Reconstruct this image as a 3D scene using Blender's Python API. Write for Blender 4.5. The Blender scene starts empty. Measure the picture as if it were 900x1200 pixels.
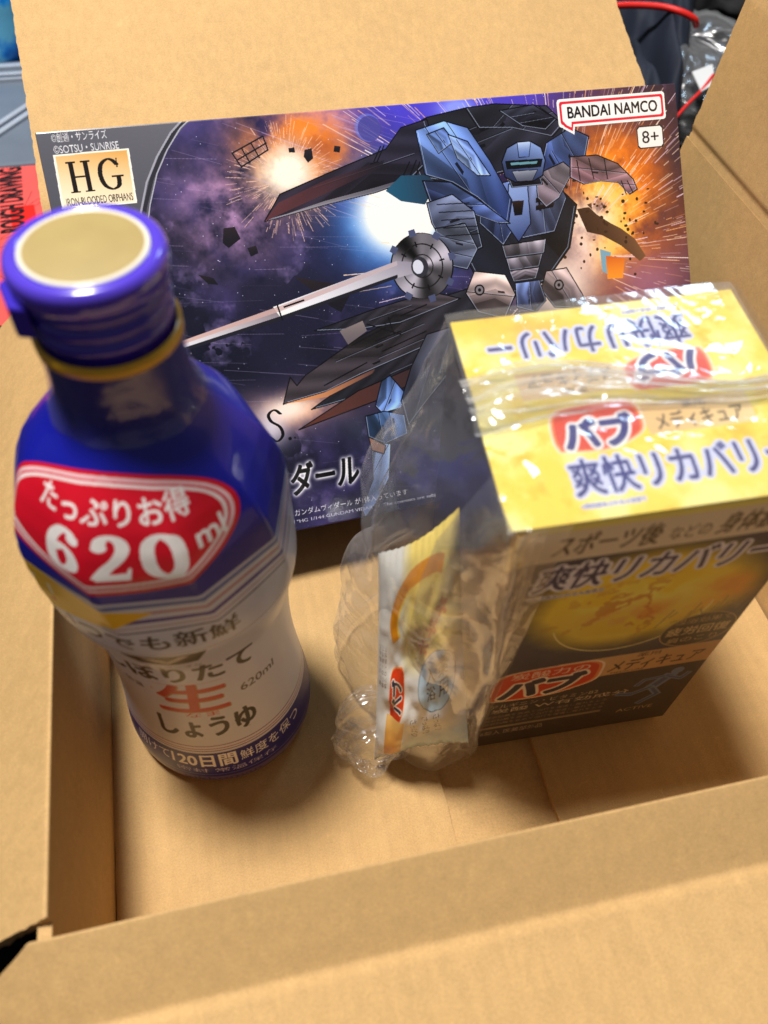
import bpy, bmesh, math, random
import numpy as np
from mathutils import Matrix, Vector

random.seed(7)
rng = np.random.default_rng(11)
S = 0.001                      # everything below is written in millimetres
scene = bpy.context.scene
COL = scene.collection

# ------------------------------------------------------------------ camera
cam_data = bpy.data.cameras.new('camera')
cam = bpy.data.objects.new('camera', cam_data)
COL.objects.link(cam)
cam.matrix_world = Matrix.Translation(Vector((72.505, -67.554, 349.071)) * S) @ Matrix((
    (0.975569, 0.151334, -0.159259, 0), (-0.217203, 0.773249, -0.595743, 0), (0.032991, 0.615780, 0.787228, 0), (0, 0, 0, 1)))
cam_data.sensor_width = 36
cam_data.lens = 978.35 * 36 / 1200
cam_data.clip_start = 0.01
cam_data.clip_end = 20
cam_data.dof.use_dof = True
cam_data.dof.focus_distance = 0.378
cam_data.dof.aperture_fstop = 9.4
scene.camera = cam

# ------------------------------------------------------------------ light
world = bpy.data.worlds.new('World')
scene.world = world
world.use_nodes = True
world.node_tree.nodes['Background'].inputs[0].default_value = (0.97, 0.97, 1.0, 1)
world.node_tree.nodes['Background'].inputs[1].default_value = 0.11

def area(name, loc, target, size, power, color):
    d = bpy.data.lights.new(name, 'AREA')
    d.shape = 'DISK'
    d.size = size
    d.energy = power
    d.color = color
    o = bpy.data.objects.new(name, d)
    COL.objects.link(o)
    o.location = loc
    o.rotation_euler = (Vector(target) - Vector(loc)).to_track_quat('-Z', 'Y').to_euler()
    return o
area('ceiling_lamp', (-0.17, 0.36, 1.75), (0.15, 0.15, 0.05), 0.30, 45, (1.0, 0.955, 0.89))
area('window_light', (1.35, 1.75, 1.75), (0.15, 0.15, 0.1), 0.42, 7.0, (0.60, 0.82, 1.0))

scene.view_settings.view_transform = 'Standard'
scene.view_settings.look = 'None'
scene.view_settings.exposure = 0.0
scene.view_settings.gamma = 1.0
scene.render.engine = 'CYCLES'
scene.cycles.use_denoising = True
scene.cycles.max_bounces = 10
scene.cycles.transparent_max_bounces = 24
scene.cycles.caustics_reflective = False
scene.cycles.caustics_refractive = False

# ------------------------------------------------------------------ helpers
def lin(c):
    return tuple((x / 12.92 if x <= 0.04045 else ((x + 0.055) / 1.055) ** 2.4) for x in c)

def col255(r, g, b):
    return (r / 255, g / 255, b / 255)

def empty(name, label=None, cat=None, loc=(0, 0, 0), group=None):
    o = bpy.data.objects.new(name, None)
    o.empty_display_size = 0.02
    COL.objects.link(o)
    o.location = Vector(loc) * S
    tag(o, label, cat, group)
    return o

def tag(o, label=None, cat=None, group=None, kind=None):
    if label: o['label'] = label
    if cat: o['category'] = cat
    if group: o['group'] = group
    if kind: o['kind'] = kind
    return o

def build(name, verts, faces, mats, parent=None, uvs=None, smooth=False, fmat=None):
    """verts in world mm; one mesh object, parented without inverse so its data is stored relative to the parent"""
    off = Vector((0, 0, 0))
    p = parent
    while p is not None:
        off += p.location
        p = p.parent
    me = bpy.data.meshes.new(name)
    me.from_pydata([tuple(v[i] * S - off[i] for i in range(3)) for v in verts], [], [tuple(f) for f in faces])
    if not isinstance(mats, (list, tuple)): mats = [mats]
    for m in mats: me.materials.append(m)
    if fmat is not None: me.polygons.foreach_set('material_index', fmat)
    if uvs is not None:
        l = me.uv_layers.new(name='UVMap')
        idx = np.zeros(len(me.loops), dtype=np.int32)
        me.loops.foreach_get('vertex_index', idx)
        l.data.foreach_set('uv', np.asarray(uvs, dtype=np.float32)[idx].ravel())
    if smooth: me.polygons.foreach_set('use_smooth', [True] * len(me.polygons))
    me.update()
    o = bpy.data.objects.new(name, me)
    COL.objects.link(o)
    if parent: o.parent = parent
    return o

def fix_normals(o):
    bm = bmesh.new()
    bm.from_mesh(o.data)
    bmesh.ops.recalc_face_normals(bm, faces=bm.faces)
    bm.to_mesh(o.data)
    bm.free()

def bevel(o, w, seg=2):
    bm = bmesh.new()
    bm.from_mesh(o.data)
    bmesh.ops.bevel(bm, geom=list(bm.edges), offset=w * S, segments=seg, affect='EDGES', profile=0.6)
    bm.to_mesh(o.data)
    bm.free()

def grid_faces(nu, nv, wrap=False):
    f = []
    for j in range(nv - 1):
        for i in range(nu - (0 if wrap else 1)):
            a = j * nu + i
            b = j * nu + (i + 1) % nu
            f.append((a, b, b + nu, a + nu))
    return f

def tube(name, pts, r, mat, parent=None, n=10):
    V, F = [], []
    pts = [Vector(p) for p in pts]
    for k, p in enumerate(pts):
        t = (pts[min(k + 1, len(pts) - 1)] - pts[max(k - 1, 0)]).normalized()
        a = t.cross(Vector((0.1, 0.2, 1))).normalized()
        b = t.cross(a)
        for i in range(n):
            q = 2 * math.pi * i / n
            V.append(p + a * r * math.cos(q) + b * r * math.sin(q))
    F = grid_faces(n, len(pts), True)
    F += [tuple(range(n))[::-1], tuple(range((len(pts) - 1) * n, len(pts) * n))]
    return build(name, V, F, mat, parent, smooth=True)

# ------------------------------------------------------------------ noise on arrays
def upsample(g, H, W, sm=True):
    gy = np.linspace(0, g.shape[0] - 1.001, H)
    gx = np.linspace(0, g.shape[1] - 1.001, W)
    y0 = gy.astype(int); x0 = gx.astype(int)
    fy = gy - y0; fx = gx - x0
    if sm:
        fy = fy * fy * (3 - 2 * fy); fx = fx * fx * (3 - 2 * fx)
    fy = fy[:, None]; fx = fx[None, :]
    a = g[y0][:, x0]; b = g[y0][:, x0 + 1]; c = g[y0 + 1][:, x0]; d = g[y0 + 1][:, x0 + 1]
    return (a * (1 - fx) + b * fx) * (1 - fy) + (c * (1 - fx) + d * fx) * fy

def fbm(H, W, cells, octs=5, gain=0.55, sm=True):
    out = np.zeros((H, W)); amp = 1; tot = 0
    for k in range(octs):
        n = cells * 2 ** k
        ny = max(2, int(n * H / max(H, W))) + 2; nx = max(2, int(n * W / max(H, W))) + 2
        out += amp * upsample(rng.random((ny, nx)), H, W, sm)
        tot += amp; amp *= gain
    return out / tot

def blur(m, r):
    r = max(1, int(round(r)))
    k = np.exp(-0.5 * (np.arange(-2 * r, 2 * r + 1) / r) ** 2); k /= k.sum()
    m = np.apply_along_axis(lambda v: np.convolve(v, k, 'same'), 0, m)
    return np.apply_along_axis(lambda v: np.convolve(v, k, 'same'), 1, m)

# ------------------------------------------------------------------ flat print: a small painter
_glyphs = {}
def glyph_tris(s, bold):
    key = (s, bold)
    if key not in _glyphs:
        c = bpy.data.curves.new('lettering', 'FONT')
        c.body = s; c.resolution_u = 4
        o = bpy.data.objects.new('lettering', c)
        COL.objects.link(o)
        m = bpy.data.meshes.new_from_object(o.evaluated_get(bpy.context.evaluated_depsgraph_get()))
        m.calc_loop_triangles()
        v = np.array([p.co[:2] for p in m.vertices])
        t = np.array([q.vertices[:] for q in m.loop_triangles])
        T = v[t]
        lo = v.min(0); hi = v.max(0)
        _glyphs[key] = (T - lo) / (hi - lo), (hi - lo)[0] / (hi - lo)[1]
        bpy.data.objects.remove(o); bpy.data.meshes.remove(m); bpy.data.curves.remove(c)
    return _glyphs[key]

class Canvas:
    def __init__(self, w, h, ppm, color=(1, 1, 1)):
        self.w, self.h, self.p = w, h, ppm
        self.W, self.H = int(w * ppm), int(h * ppm)
        self.a = np.empty((self.H, self.W, 3)); self.a[:] = color
        self.X, self.Y = np.meshgrid((np.arange(self.W) + .5) / ppm, (np.arange(self.H) + .5) / ppm)
    def win(self, lo, hi):
        x0 = max(0, int(lo[0] * self.p) - 1); x1 = min(self.W, int(hi[0] * self.p) + 2)
        y0 = max(0, int(lo[1] * self.p) - 1); y1 = min(self.H, int(hi[1] * self.p) + 2)
        return (slice(y0, y1), slice(x0, x1)) if x1 > x0 and y1 > y0 else None
    def pmask(self, pts):
        pts = np.asarray(pts, float)
        w = self.win(pts.min(0), pts.max(0))
        if w is None: return None, None
        X, Y = self.X[w], self.Y[w]
        m = np.zeros(X.shape, bool)
        n = len(pts)
        for i in range(n):
            (x0, y0), (x1, y1) = pts[i], pts[(i + 1) % n]
            if y0 == y1: continue
            m ^= ((Y >= min(y0, y1)) & (Y < max(y0, y1))) & (X < x0 + (Y - y0) * (x1 - x0) / (y1 - y0))
        return w, m.astype(float)
    def put(self, w, m, color, alpha=1.0):
        if w is None: return
        m = (m * alpha)[..., None]
        self.a[w] = self.a[w] * (1 - m) + np.asarray(color) * m
    def poly(self, pts, c, c2=None, ang=90, alpha=1.0, edge=None, ew=.5):
        w, m = self.pmask(pts)
        if w is None: return
        color = np.asarray(c, float)
        if c2 is not None:
            d = self.X[w] * math.cos(math.radians(ang)) + self.Y[w] * math.sin(math.radians(ang))
            q = np.asarray(pts, float) @ [math.cos(math.radians(ang)), math.sin(math.radians(ang))]
            t = np.clip((d - q.min()) / (np.ptp(q) + 1e-9), 0, 1)[..., None] ** 1.5
            color = color * (1 - t) + np.asarray(c2) * t
        self.put(w, m, color, alpha)
        if edge is not None:
            self.path(list(pts) + [pts[0]], ew, edge)
    def path(self, pts, wd, c, alpha=1.0):
        for a, b in zip(pts[:-1], pts[1:]):
            a = np.asarray(a, float); b = np.asarray(b, float); d = b - a
            L = np.hypot(*d) + 1e-9; n = np.array([-d[1], d[0]]) / L * wd / 2; e = d / L * wd * .3
            self.poly([a + n - e, b + n + e, b - n + e, a - n - e], c, alpha=alpha)
    def pen(self, pts, wx, wy, c, closed=False):
        """a broad-nib stroke: thick where the stroke runs up and down, hair-thin where it runs across"""
        pts = np.asarray(pts, float)
        P = catmull(pts, closed)
        pad = np.array([wx, wy])
        w = self.win(P.min(0) - pad, P.max(0) + pad)
        if w is None: return
        X, Y = self.X[w], self.Y[w]
        m = np.zeros(X.shape, bool)
        for x, y in P:
            m |= ((X - x) / (wx / 2)) ** 2 + ((Y - y) / (wy / 2)) ** 2 < 1
        self.put(w, m.astype(float), c)
    def ellipse(self, x, y, rx, ry, c, alpha=1.0, rot=0):
        w = self.win((x - max(rx, ry), y - max(rx, ry)), (x + max(rx, ry), y + max(rx, ry)))
        if w is None: return
        X = self.X[w] - x; Y = self.Y[w] - y; a = math.radians(rot)
        U = X * math.cos(a) + Y * math.sin(a); V = -X * math.sin(a) + Y * math.cos(a)
        self.put(w, ((U / rx) ** 2 + (V / ry) ** 2 < 1).astype(float), c, alpha)
    def glow(self, x, y, rx, ry, c, amp, noise=None, pw=1.0, add=False):
        g = np.exp(-(((self.X - x) / rx) ** 2 + ((self.Y - y) / ry) ** 2) ** pw) * amp
        if noise is not None: g = g * noise
        g = np.clip(g, 0, 1)[..., None]
        if add: self.a = self.a + np.asarray(c) * g
        else: self.a = self.a * (1 - g) + np.asarray(c) * g
    def text(self, s, box, c, bold=0.0, halo=None, hr=1.0, rot=0, shear=0.0, keep=False, fade=1.0, soft=False):
        """lettering fitted into box (x0, y0, x1, y1)"""
        T, asp = glyph_tris(s, 0)
        x0, y0, x1, y1 = box
        if rot in (90, -90, 270): wd, hg = y1 - y0, x1 - x0
        else: wd, hg = x1 - x0, y1 - y0
        T = T.copy()
        T[..., 0] += shear * T[..., 1] * hg / wd
        T[..., 0] /= (1 + abs(shear) * hg / wd)
        T = (T - .5) * [wd, hg]
        a = math.radians(rot)
        T = np.stack([T[..., 0] * math.cos(a) - T[..., 1] * math.sin(a), T[..., 0] * math.sin(a) + T[..., 1] * math.cos(a)], -1)
        T = T + [(x0 + x1) / 2, (y0 + y1) / 2]
        pad = (hr * 3 if halo is not None else 0) + .2
        w = self.win(T.reshape(-1, 2).min(0) - pad, T.reshape(-1, 2).max(0) + pad)
        if w is None: return
        m = np.zeros(self.X[w].shape)
        oy, ox = w[0].start, w[1].start
        for t in T * self.p - [ox, oy]:
            xa = max(int(t[:, 0].min() - .5), 0); xb = int(t[:, 0].max() + 1.5); ya = max(int(t[:, 1].min() - .5), 0); yb = int(t[:, 1].max() + 1.5)
            sub = m[ya:yb, xa:xb]
            if sub.size == 0: continue
            gx = np.arange(xa, xa + sub.shape[1])[None] + .5; gy = np.arange(ya, ya + sub.shape[0])[:, None] + .5
            (ax, ay), (bx, by), (cx, cy) = t
            d = (bx - ax) * (cy - ay) - (by - ay) * (cx - ax)
            if abs(d) < 1e-9: continue
            s1 = ((bx - ax) * (gy - ay) - (by - ay) * (gx - ax)) / d
            s2 = ((cx - bx) * (gy - by) - (cy - by) * (gx - bx)) / d
            s3 = ((ax - cx) * (gy - cy) - (ay - cy) * (gx - cx)) / d
            sub[(s1 >= 0) & (s2 >= 0) & (s3 >= 0)] = 1
        if bold:
            r = bold * min(hg, wd) * self.p * (.9 if wd > hg else .9)
            k = int(math.ceil(r)); b0 = m.copy()
            for dy in range(-k, k + 1):
                for dx in range(-k, k + 1):
                    q = r + .5 - math.hypot(dx, dy)
                    if (dx or dy) and q > 0:
                        m = np.maximum(m, np.roll(np.roll(b0, dy, 0), dx, 1) * min(1, q))
        if halo is not None:
            hm = blur(m, hr * self.p * .5)
            hm = np.clip(hm * 2.2, 0, 1) if soft else (hm > .06).astype(float)
            self.put(w, hm, halo)
        self.put(w, m, c, fade)
    def image(self, name):
        im = bpy.data.images.new(name, self.W, self.H, alpha=False)
        px = np.ones((self.H, self.W, 4), np.float32)
        px[..., :3] = np.clip(self.a, 0, 1)
        im.pixels.foreach_set(px.ravel())
        im.update()
        im.pack()
        return im

def catmull(P, closed=False, n=14):
    P = list(P)
    Q = [P[-1]] + P + [P[0], P[1]] if closed else [2 * P[0] - P[1]] + P + [2 * P[-1] - P[-2]]
    out = []
    for i in range(1, len(Q) - 2):
        a, b, c, d = Q[i - 1:i + 3]
        m = max(n, int(np.hypot(*(c - b)) * 8))
        for t in np.linspace(0, 1, m, endpoint=False):
            out.append(.5 * (2 * b + (c - a) * t + (2 * a - 5 * b + 4 * c - d) * t * t + (3 * b - a - 3 * c + d) * t ** 3))
    out.append(Q[-2])
    return np.array(out)

# ------------------------------------------------------------------ materials
def new_mat(name):
    m = bpy.data.materials.new(name)
    m.use_nodes = True
    return m, m.node_tree, m.node_tree.nodes['Principled BSDF']

def plain(name, c, rough=.5, coat=0, metal=0, noise=0.0, nscale=40, bump=0.0, bscale=600, spec=.5):
    m, t, b = new_mat(name)
    b.inputs['Roughness'].default_value = rough
    b.inputs['Metallic'].default_value = metal
    b.inputs['Coat Weight'].default_value = coat
    b.inputs['Coat Roughness'].default_value = .08
    b.inputs['Specular IOR Level'].default_value = spec
    c = lin(c)
    b.inputs['Base Color'].default_value = (*c, 1)
    tc = t.nodes.new('ShaderNodeTexCoord')
    if noise:
        n = t.nodes.new('ShaderNodeTexNoise'); n.inputs['Scale'].default_value = nscale; n.inputs['Detail'].default_value = 6
        t.links.new(tc.outputs['Object'], n.inputs['Vector'])
        r = t.nodes.new('ShaderNodeMapRange')
        r.inputs['From Min'].default_value = .3; r.inputs['From Max'].default_value = .7
        r.inputs['To Min'].default_value = 1 - noise; r.inputs['To Max'].default_value = 1 + noise
        t.links.new(n.outputs['Fac'], r.inputs['Value'])
        x = t.nodes.new('ShaderNodeMix'); x.data_type = 'RGBA'; x.blend_type = 'MULTIPLY'; x.inputs[0].default_value = 1
        x.inputs[6].default_value = (*c, 1)
        t.links.new(r.outputs[0], x.inputs[7])
        t.links.new(x.outputs[2], b.inputs['Base Color'])
    if bump:
        n = t.nodes.new('ShaderNodeTexNoise'); n.inputs['Scale'].default_value = bscale; n.inputs['Detail'].default_value = 4
        t.links.new(tc.outputs['Object'], n.inputs['Vector'])
        u = t.nodes.new('ShaderNodeBump'); u.inputs['Strength'].default_value = bump; u.inputs['Distance'].default_value = .0004
        t.links.new(n.outputs['Fac'], u.inputs['Height']); t.links.new(u.outputs[0], b.inputs['Normal'])
    return m

def printed(name, image, rough=.35, coat=.3, coatr=.12, bump=0.05, bscale=900, spec=.4):
    m, t, b = new_mat(name)
    i = t.nodes.new('ShaderNodeTexImage'); i.image = image; i.interpolation = 'Linear'; i.extension = 'EXTEND'
    u = t.nodes.new('ShaderNodeUVMap'); u.uv_map = 'UVMap'
    t.links.new(u.outputs[0], i.inputs[0]); t.links.new(i.outputs[0], b.inputs['Base Color'])
    b.inputs['Roughness'].default_value = rough; b.inputs['Coat Weight'].default_value = coat; b.inputs['Coat Roughness'].default_value = coatr
    b.inputs['Specular IOR Level'].default_value = spec
    tc = t.nodes.new('ShaderNodeTexCoord')
    n = t.nodes.new('ShaderNodeTexNoise'); n.inputs['Scale'].default_value = bscale; n.inputs['Detail'].default_value = 3
    t.links.new(tc.outputs['Object'], n.inputs['Vector'])
    p = t.nodes.new('ShaderNodeBump'); p.inputs['Strength'].default_value = bump; p.inputs['Distance'].default_value = .0003
    t.links.new(n.outputs['Fac'], p.inputs['Height']); t.links.new(p.outputs[0], b.inputs['Normal'])
    return m

def kraft(name, flute_axis, base=(0.785, 0.64, 0.43), seed=0):
    """brown corrugated board: mottled pulp, dark and pale fibres, faint ribs of the fluting under the liner"""
    m, t, b = new_mat(name)
    L = t.links
    tc = t.nodes.new('ShaderNodeTexCoord')
    mp = t.nodes.new('ShaderNodeMapping'); mp.inputs['Location'].default_value = (seed * .37, seed * .11, seed * .23)
    L.new(tc.outputs['Object'], mp.inputs[0])
    def noise(sc, det=5, dist=0, rough=.5, vec=None):
        n = t.nodes.new('ShaderNodeTexNoise'); n.inputs['Scale'].default_value = sc; n.inputs['Detail'].default_value = det
        n.inputs['Distortion'].default_value = dist; n.inputs['Roughness'].default_value = rough
        L.new((vec or mp).outputs[0], n.inputs['Vector'])
        return n
    def ramp(n, a, b_, lo, hi):
        r = t.nodes.new('ShaderNodeMapRange'); r.inputs['From Min'].default_value = a; r.inputs['From Max'].default_value = b_
        r.inputs['To Min'].default_value = lo; r.inputs['To Max'].default_value = hi
        L.new(n.outputs[0], r.inputs['Value'])
        return r
    def mult(x, y):
        k = t.nodes.new('ShaderNodeMath'); k.operation = 'MULTIPLY'
        L.new(x.outputs[0], k.inputs[0]); L.new(y.outputs[0], k.inputs[1])
        return k
    big = ramp(noise(9, 3), .3, .7, .96, 1.04)
    mid = ramp(noise(160, 6, 0, .65), .3, .7, .95, 1.045)
    fine = ramp(noise(1500, 3, 0, .7), .3, .7, .85, 1.13)
    st = t.nodes.new('ShaderNodeMapping'); st.inputs['Scale'].default_value = (1, .22, 1); st.inputs['Rotation'].default_value = (0, 0, .5)
    L.new(mp.outputs[0], st.inputs[0])
    fib = ramp(noise(900, 4, 1.5, .6, st), .66, .76, 1.0, .80)
    fib2 = ramp(noise(700, 4, 2.0, .6, mp), .70, .78, 1.0, .62)
    sc_m = t.nodes.new('ShaderNodeMapping'); sc_m.inputs['Scale'].default_value = (1, .06, 1) if flute_axis == 'X' else (.06, 1, 1)
    L.new(tc.outputs['Object'], sc_m.inputs[0])
    flut = ramp(noise(330, 2, 0, .5, sc_m), .35, .65, .965, 1.03)
    scuff = ramp(noise(75, 5, 2.5, .6), .64, .72, 1.0, 1.10)
    k = mult(mult(mult(mult(mult(mult(big, mid), fine), fib), fib2), flut), scuff)
    x = t.nodes.new('ShaderNodeMix'); x.data_type = 'RGBA'; x.blend_type = 'MULTIPLY'; x.inputs[0].default_value = 1
    x.inputs[6].default_value = (*lin(base), 1)
    L.new(k.outputs[0], x.inputs[7]); L.new(x.outputs[2], b.inputs['Base Color'])
    b.inputs['Roughness'].default_value = .72; b.inputs['Specular IOR Level'].default_value = .3
    w = t.nodes.new('ShaderNodeTexWave'); w.bands_direction = flute_axis; w.inputs['Scale'].default_value = 42
    w.inputs['Distortion'].default_value = 1.0; w.inputs['Detail Scale'].default_value = 3
    L.new(tc.outputs['Object'], w.inputs[0])
    add = t.nodes.new('ShaderNodeMath'); add.operation = 'MULTIPLY_ADD'; add.inputs[1].default_value = .12
    L.new(w.outputs['Fac'], add.inputs[0]); L.new(fine.outputs[0], add.inputs[2])
    add2 = t.nodes.new('ShaderNodeMath'); add2.operation = 'MULTIPLY_ADD'; add2.inputs[1].default_value = 3.0
    L.new(noise(26, 2).outputs[0], add2.inputs[0]); L.new(add.outputs[0], add2.inputs[2])
    u = t.nodes.new('ShaderNodeBump'); u.inputs['Strength'].default_value = .5; u.inputs['Distance'].default_value = .0003
    L.new(add2.outputs[0], u.inputs['Height']); L.new(u.outputs[0], b.inputs['Normal'])
    return m

def film_mat(name, haze=.10, gloss=.22, rough=.07, tint=(1, 1, 1), bscale=60, bstr=.5):
    """thin clear film: mostly see-through, glossy, a little milky"""
    m = bpy.data.materials.new(name); m.use_nodes = True
    t = m.node_tree; t.nodes.clear(); L = t.links
    out = t.nodes.new('ShaderNodeOutputMaterial')
    tr = t.nodes.new('ShaderNodeBsdfTransparent'); tr.inputs[0].default_value = (*tint, 1)
    gl = t.nodes.new('ShaderNodeBsdfGlossy'); gl.inputs['Roughness'].default_value = rough; gl.inputs[0].default_value = (.95, .96, 1, 1)
    df = t.nodes.new('ShaderNodeBsdfDiffuse'); df.inputs[0].default_value = (.82, .83, .86, 1)
    tl = t.nodes.new('ShaderNodeBsdfTranslucent'); tl.inputs[0].default_value = (.82, .83, .86, 1)
    lw = t.nodes.new('ShaderNodeLayerWeight'); lw.inputs[0].default_value = .35
    tc = t.nodes.new('ShaderNodeTexCoord')
    n = t.nodes.new('ShaderNodeTexNoise'); n.inputs['Scale'].default_value = bscale; n.inputs['Detail'].default_value = 5; n.inputs['Distortion'].default_value = 1.2
    L.new(tc.outputs['Object'], n.inputs['Vector'])
    bu = t.nodes.new('ShaderNodeBump'); bu.inputs['Strength'].default_value = bstr; bu.inputs['Distance'].default_value = .002
    L.new(n.outputs[0], bu.inputs['Height'])
    for s in (gl, lw): L.new(bu.outputs[0], s.inputs['Normal'])
    half = t.nodes.new('ShaderNodeMixShader'); half.inputs[0].default_value = .5
    L.new(df.outputs[0], half.inputs[1]); L.new(tl.outputs[0], half.inputs[2])
    mr = t.nodes.new('ShaderNodeMapRange'); mr.inputs['To Min'].default_value = haze * .55; mr.inputs['To Max'].default_value = min(1, haze * 3.6)
    L.new(lw.outputs['Facing'], mr.inputs[0])
    a = t.nodes.new('ShaderNodeMixShader'); L.new(mr.outputs[0], a.inputs[0]); L.new(tr.outputs[0], a.inputs[1]); L.new(half.outputs[0], a.inputs[2])
    mg = t.nodes.new('ShaderNodeMapRange'); mg.inputs['To Min'].default_value = gloss * .45; mg.inputs['To Max'].default_value = min(1, gloss * 1.7)
    L.new(lw.outputs['Fresnel'], mg.inputs[0])
    b = t.nodes.new('ShaderNodeMixShader'); L.new(mg.outputs[0], b.inputs[0]); L.new(a.outputs[0], b.inputs[1]); L.new(gl.outputs[0], b.inputs[2])
    L.new(b.outputs[0], out.inputs[0])
    return m

# ================================================================== the surface underneath
ground_mat = plain('dark_cloth_floor', (.10, .10, .11), rough=.95, noise=.35, nscale=60, bump=.8, bscale=300, spec=.1)
g = build('ground', [(-3000, -2000, -9), (3000, -2000, -9), (3000, 5000, -9), (-3000, 5000, -9)], [(0, 1, 2, 3)], ground_mat)
tag(g, kind='structure')

# ================================================================== cardboard box
kx = kraft('kraft_board_along_x', 'X', seed=1)
ky = kraft('kraft_board_along_y', 'Y', seed=2)
carton = empty('cardboard_box', 'large open brown corrugated box holding the bottle and both packages', 'cardboard box', (0, 0, -8))

def round_profile(pts, r=3.0, n=5, th=4.0):
    """inner and outer outline of bent board, both with rounded bends; rows are (inner o, z, outer o, z)"""
    pts = [np.array(p, float) for p in pts]
    seg = [(b - a) / np.linalg.norm(b - a) for a, b in zip(pts[:-1], pts[1:])]
    nr = [np.array([d[1], -d[0]]) for d in seg]
    off = [pts[0] + nr[0] * th]
    for k in range(1, len(pts) - 1):
        m = nr[k - 1] + nr[k]; m /= m @ nr[k]
        off.append(pts[k] + m * th)
    off.append(pts[-1] + nr[-1] * th)
    P4 = [np.r_[a, b] for a, b in zip(pts, off)]
    out = [P4[0]]
    for k in range(1, len(pts) - 1):
        a, b, c = P4[k - 1:k + 2]
        ru = min(.45, r / np.linalg.norm(pts[k] - pts[k - 1])); rv = min(.45, r / np.linalg.norm(pts[k + 1] - pts[k]))
        for q in range(n + 1):
            t = q / n
            out.append((b + (a - b) * ru) * (1 - t) ** 2 + 2 * b * t * (1 - t) + (b + (c - b) * rv) * t * t)
    out.append(P4[-1])
    fine = [out[0]]
    for a, b in zip(out[:-1], out[1:]):
        m = max(1, int(np.linalg.norm((b - a)[:2]) / 2.6))
        fine += [a + (b - a) * (k + 1) / m for k in range(m)]
    return np.array(fine)

def bent(name, prof, place, s0, s1, mat, jag=0.0, skew=(0, 0), wob=.5, sag=None, pin=0):
    """board that follows a 2-D profile (outward, z) and runs from s0 to s1 along the box side; place(o, s, z) gives the point"""
    prof = np.asarray(prof, float)
    nrm = prof[:, 2:] - prof[:, :2]; th = np.linalg.norm(nrm, axis=1); nrm /= th[:, None]; prof = prof[:, :2]
    ns = max(2, int(abs(s1 - s0) / 7))
    V = []
    L = np.r_[0, np.cumsum(np.linalg.norm(np.diff(prof, axis=0), axis=1))]; L /= L[-1]
    wf = upsample(rng.random((5, 6)) - .5, len(prof), ns + 1) * wob
    wf *= (np.clip(L * 4, 0, 1) if pin == 0 else np.clip((1 - L) * 4, 0, 1))[:, None]
    for side in (0, 1):
        for i, (p, q) in enumerate(zip(prof, nrm)):
            t_ = th[i]
            a = s0 + (skew[0] * min(1.0, L[i] / .15) if len(skew) > 2 else skew[0] * L[i]) + (random.uniform(-jag, jag) if i % 2 else 0)
            b = s1 + skew[1] * L[i] + (random.uniform(-jag, jag) if i % 2 else 0)
            for j in range(ns + 1):
                s = a + (b - a) * j / ns
                e = p + q * (t_ * side + wf[i, j])
                z = e[1] + (sag(j / ns) if sag else 0)
                V.append(place(e[0], s, z))
    nr = ns + 1; n1 = nr * len(prof)
    F = [f for f in grid_faces(nr, len(prof))]
    F += [tuple(x + n1 for x in f[::-1]) for f in grid_faces(nr, len(prof))]
    for i in range(len(prof) - 1):
        for j, flip in ((0, 0), (ns, 1)):
            a = i * nr + j; f = (a, a + nr, a + nr + n1, a + n1)
            F.append(f[::-1] if flip else f)
    for i, flip in ((0, 1), (len(prof) - 1, 0)):
        for j in range(ns):
            a = i * nr + j; f = (a, a + 1, a + 1 + n1, a + n1)
            F.append(f[::-1] if flip else f)
    o = build(name, V, F, mat, carton, smooth=True)
    fix_normals(o)
    md = o.modifiers.new('edge', 'EDGE_SPLIT'); md.split_angle = math.radians(50)
    return o

front = lambda o, s, z: (s, -o, z)
left = lambda o, s, z: (-o, s, z)
back = lambda o, s, z: (s, 320 + o, z)
right = lambda o, s, z: (313.8 + o, s, z)
WT = 91
bent('wall', round_profile([(0, -4), (0, WT - 6)]), front, 0, 313, kx, wob=.8, pin=1)
bent('wall', round_profile([(0, -4), (0, WT - 6)]), left, 0, 320, ky, wob=1.2, pin=1)
bent('wall', round_profile([(0, -4), (0, 94)]), back, 0, 320, kx, wob=.8, pin=1)
bent('wall', round_profile([(0, -4), (19, 126)]), right, 0, 320, ky, wob=1.2, pin=1)
# flaps, each with its fold and the second score line further out
bent('flap', round_profile([(0.0, WT - 6), (0.0, WT), (22.0, 73), (25.0, 73.9), (150, 52)], 1.4), front, 1, 322, kx, jag=.5, skew=(-29, 6, 1), wob=1.2, sag=lambda t: -2.2 * math.exp(-(t / .12) ** 2))
bent('flap', round_profile([(0.0, WT - 6), (0.0, WT), (27, 67), (70, 25)], 2.4), left, 5, 318, ky, jag=.5, wob=1.2)
bent('flap', round_profile([(0.0, 94), (1, 104), (12, 114), (180, 198)], 2.6), back, -3, 332, kx, jag=.55, skew=(-6, -14), wob=1.6)
bent('flap', round_profile([(19.1, 126), (20.1, 130), (19.4, 133), (27, 194), (42, 262)], 1.2), right, -4, 318, ky, jag=.55, skew=(0, 4), wob=1.2)

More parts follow.
